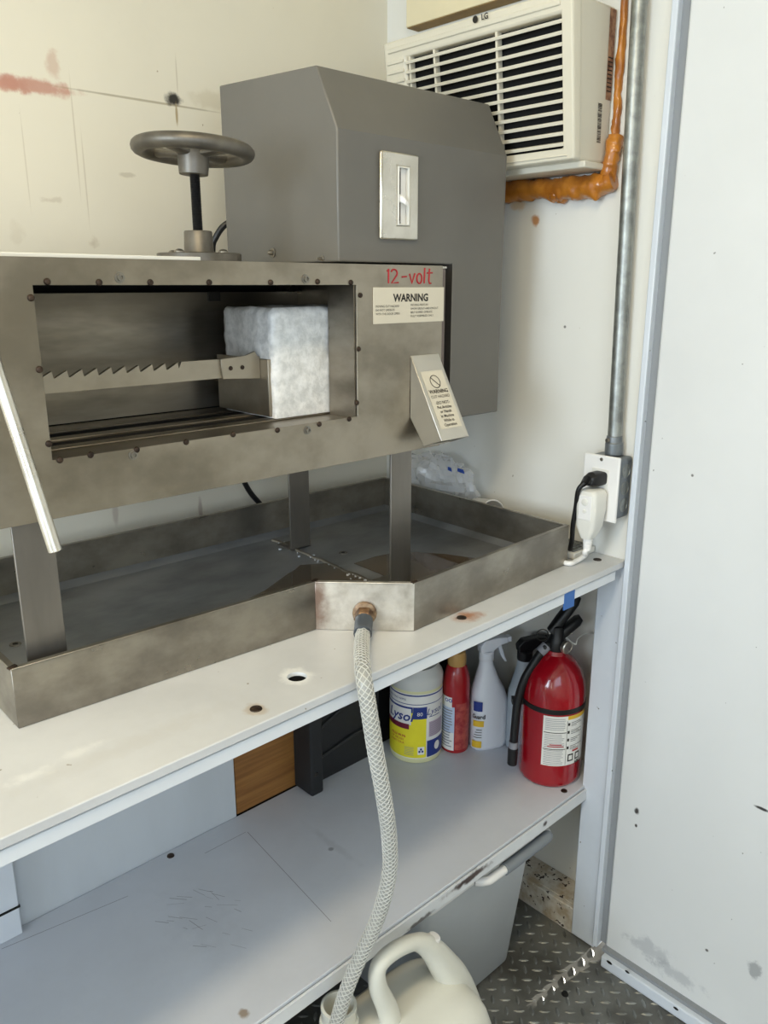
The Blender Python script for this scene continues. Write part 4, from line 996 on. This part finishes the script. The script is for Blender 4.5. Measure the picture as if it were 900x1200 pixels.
b = MB(); rcn = vz + Vector((0, 0, .036)) - rt * .030 - aw * .006
b.tube([rcn + (rt * math.cos(t) + Vector((0, 0, 1)) * math.sin(t)) * .0115 for t in [2 * math.pi * i / 24 for i in range(25)]], .0011, n=6); b.build('pin_ring', 'dark_metal', fe)
MB().cyl(vz + Vector((0, 0, .036)) - rt * .020, vz + Vector((0, 0, .036)) + rt * .030, .0018, n=8).build('safety_pin', 'bolt', fe)
MB().tube(catmull([vz + Vector((0, 0, .030)) + rt * .014, vz + rt * .034 - aw * .01 + Vector((0, 0, .018)), vz + rt * .040 + Vector((0, 0, .024)), vz + rt * .058 + aw * .02 + Vector((0, 0, .026)), Vector((.070, ec.y - .03, vz.z + .020))], 6), .0012, n=6).build('seal_tie', 'white2', fe)
# discharge hose with nozzle, clipped to the left flank
hp = [vz + Vector((0, 0, .016)) - rt * .012, vz - rt * .026 - aw * .008 + Vector((0, 0, .008)), vz - rt * .043 - aw * .010 + Vector((0, 0, -.020)), vz - rt * .062 - aw * .012 + Vector((0, 0, -.058)), vz - rt * .073 - aw * .014 + Vector((0, 0, -.105)), vz - rt * .076 - aw * .016 + Vector((0, 0, -.150)), vz - rt * .078 - aw * .018 + Vector((0, 0, -.190))]
MB().tube(catmull(hp, 8), .0085, n=14).build('hose', 'black', fe)
MB().cyl(vz + Vector((0, 0, .012)) - rt * .020 - aw * .004, vz - rt * .034 - aw * .009 + Vector((0, 0, .000)), .0105, n=16).build('hose_ferrule', 'greytext', fe)
tp = hp[-1]; dn_ = Vector((-.02 * rt.x, -.02 * rt.y, -1)).normalized()
MB().cyl(tp, tp + dn_ * .014, .0095, n=16).build('hose_band', 'greytext', fe)
MB().cyl(tp + dn_ * .014, tp + dn_ * .052, .0105, .0098, n=18).build('nozzle', 'black', fe, bevel=.0015)
MB().obox(vz - rt * .070 - aw * .006 + Vector((0, 0, -.105)), .014, .008, .006, ax=rt, az=(0, 0, 1)).build('hose_clip', 'black', fe, bevel=.001)

# blue tape tab on the lip
q0 = P(661, 696, 1, yf(-.1) + .002); q1 = P(672, 708, 1, yf(-.1) + .002)
tag(MB().box(q0.x, q1.x, q0.y - .0015, q0.y + .0006, q1.z - .003, q0.z + .004).build('blue_tape', 'bluetape', bevel=.0004), 'scrap of blue tape stuck on the counter lip above the extinguisher', 'tape')

# ================================================================== BIN AND JUG
bc = P(599, 1121, 2, FL); bt = P(617, 1003, 1, bc.y - .018)
bx1 = bc.x; by0 = P(607, 1000, 2, FL + .306).y + .044; bx1 = P(599, 1121, 1, by0).x; H_ = .300; 
print('bin', bc, bt)
bn = thing('waste_bin', (bx1 - .13, by0 + .11, FL), 'tapered grey plastic waste bin with grip handle under the shelf', 'bin')
def binr(t): g = .030 * t; return (bx1 - .26 - g, bx1 + g, by0 - g * .8, by0 + .20 + g * .5)
vs = []; fs = []
def rr(x0, x1, y0, y1, z, r_=.025, n=6):
    out = []
    for cx_, cy_, a0_ in ((x1 - r_, y1 - r_, 0), (x0 + r_, y1 - r_, 90), (x0 + r_, y0 + r_, 180), (x1 - r_, y0 + r_, 270)):
        for i in range(n + 1): a_ = R(a0_ + 90 * i / n); out.append((cx_ + r_ * math.cos(a_), cy_ + r_ * math.sin(a_), z))
    return out
b = MB(); rings = []
for t, z_, ins in ((0, 0, .004), (.02, .004, 0), (1, H_, 0), (1, H_, .003), (.03, .008, .003)):
    x0, x1, y0, y1 = binr(t); rings.append(rr(x0 + ins, x1 - ins, y0 + ins, y1 - ins, FL + .0005 + z_))
n = len(rings[0]); b.add([v for r_ in rings for v in r_], [(k * n + i, k * n + (i + 1) % n, (k + 1) * n + (i + 1) % n, (k + 1) * n + i) for k in range(4) for i in range(n)] + [tuple(range(n))[::-1], tuple(range(4 * n, 5 * n))])
b.build('bin_body', 'bin', bn, smooth=50)
x0, x1, y0, y1 = binr(1); b = MB(); o_ = rr(x0 - .006, x1 + .006, y0 - .006, y1 + .006, 0, .03); i_ = rr(x0, x1, y0, y1, 0, .025)
b.add([(x, y, FL + H_ - .010) for x, y, z in o_] + [(x, y, FL + H_ + .002) for x, y, z in o_] + [(x, y, FL + H_ + .002) for x, y, z in i_] + [(x, y, FL + H_ - .010) for x, y, z in i_], [(k * n + i, k * n + (i + 1) % n, ((k + 1) % 4) * n + (i + 1) % n, ((k + 1) % 4) * n + i) for k in range(4) for i in range(n)])
b.build('rim', 'white', bn, bevel=.001)
hz = FL + .306; ha = P(575, 1033, 2, hz); hb_ = P(640, 979, 2, hz); yh = (ha.y + hb_.y) / 2; print('bin handle', ha, hb_, y0)
y0 = yh + .020
pth = catmull([(ha.x - .02, y0 - .004, hz), (ha.x - .006, yh + .004, hz), (ha.x + .02, yh, hz), (hb_.x - .02, yh, hz), (hb_.x + .004, yh + .005, hz), (hb_.x + .012, y0 - .003, hz)], 10)
hd = MB().tube(pth, .0085, n=12).build('handle', 'white', bn)
MB().tube(pth[22:38], .0112, n=14).build('grip', 'bingrip', hd)

# jug
jx0, jx1, jy0, jy1 = -.740, -.430, .600, .790
jg = thing('water_jug', ((jx0 + jx1) / 2, (jy0 + jy1) / 2, FL), 'white plastic jug with moulded handle and open mouth taking the hose', 'jug')
jcx, jcy = (jx0 + jx1) / 2, (jy0 + jy1) / 2; ex = Vector((1, 0, 0)); ey = Vector((0, 1, 0)); hx, hy = (jx1 - jx0) / 2, (jy1 - jy0) / 2
def js(z, kx, ky, e, dx=0, dy=0): return (Vector((jcx + dx, jcy + dy, FL + z)), ex, ey, hx * kx, hy * ky, e)
MB().loft([js(.0005, .90, .86, 4), js(.006, .96, .95, 5), js(.02, 1, 1, 5), js(.09, 1, 1, 5), js(.17, 1, 1, 5), js(.205, .99, .985, 5), js(.228, .96, .945, 4.5), js(.244, .91, .87, 4.2), js(.255, .83, .75, 4), js(.262, .70, .58, 3.6), js(.2645, .45, .35, 3)], n=56).build('jug_body', 'jug', jg, smooth=60)
q = P(397, 1178, 2, FL + .310); nk = Vector((q.x, q.y, FL + .235))
MB().lathe(nk, [(.034, 0), (.0262, .014), (.0255, .040), (.0285, .042), (.0295, .046), (.0285, .050), (.0255, .051), (.0255, .066), (.0265, .068), (.0265, .076), (.0225, .077), (.0225, .020), (.0225, .014)], n=36).build('neck', 'jug', jg)
MB().cyl(nk + Vector((0, 0, .022)), nk + Vector((0, 0, .024)), .0222, n=30).build('mouth', 'jugin', jg)
hpx = [(462, 1215), (454, 1182), (443, 1156), (444, 1132), (462, 1114), (486, 1104), (503, 1110), (518, 1128), (533, 1152), (545, 1190)]
hpth = catmull([P(x, y, 1, .700) for x, y in hpx], 8)
print('handle', [tuple(round(c, 3) for c in P(x, y, 1, .700)) for x, y in hpx], nk)
MB().tube(hpth, None, n=18, rfn=lambda t: (.0125 + .022 * max(0, (t - .55) / .45) + .006 * max(0, (.3 - t) / .3))).build('jug_handle', 'jug', jg)
v0 = P(506, 1104, 1, .700); vdir = Vector((.35, -.2, .9)).normalized()
MB().lathe(v0, [(.0105, -.008), (.0105, .010), (.0095, .012), (.004, .0125)], axis=vdir, n=16).build('vent_cap', 'white', jg, bevel=.0008)

for o in bpy.data.objects:
    if o.name.split('.')[0] in ('fine_print', 'blue_lettering', 'red_lettering', 'lettering', 'dark_print', 'black_print', 'red_print', 'white_fields', 'bar_code', 'gold_print', 'pictograms', 'marker_writing', 'grid', 'badge', 'count', 'emblem'):
        o['kind'] = 'stuff'
    if '_o' in o: del o['_o']
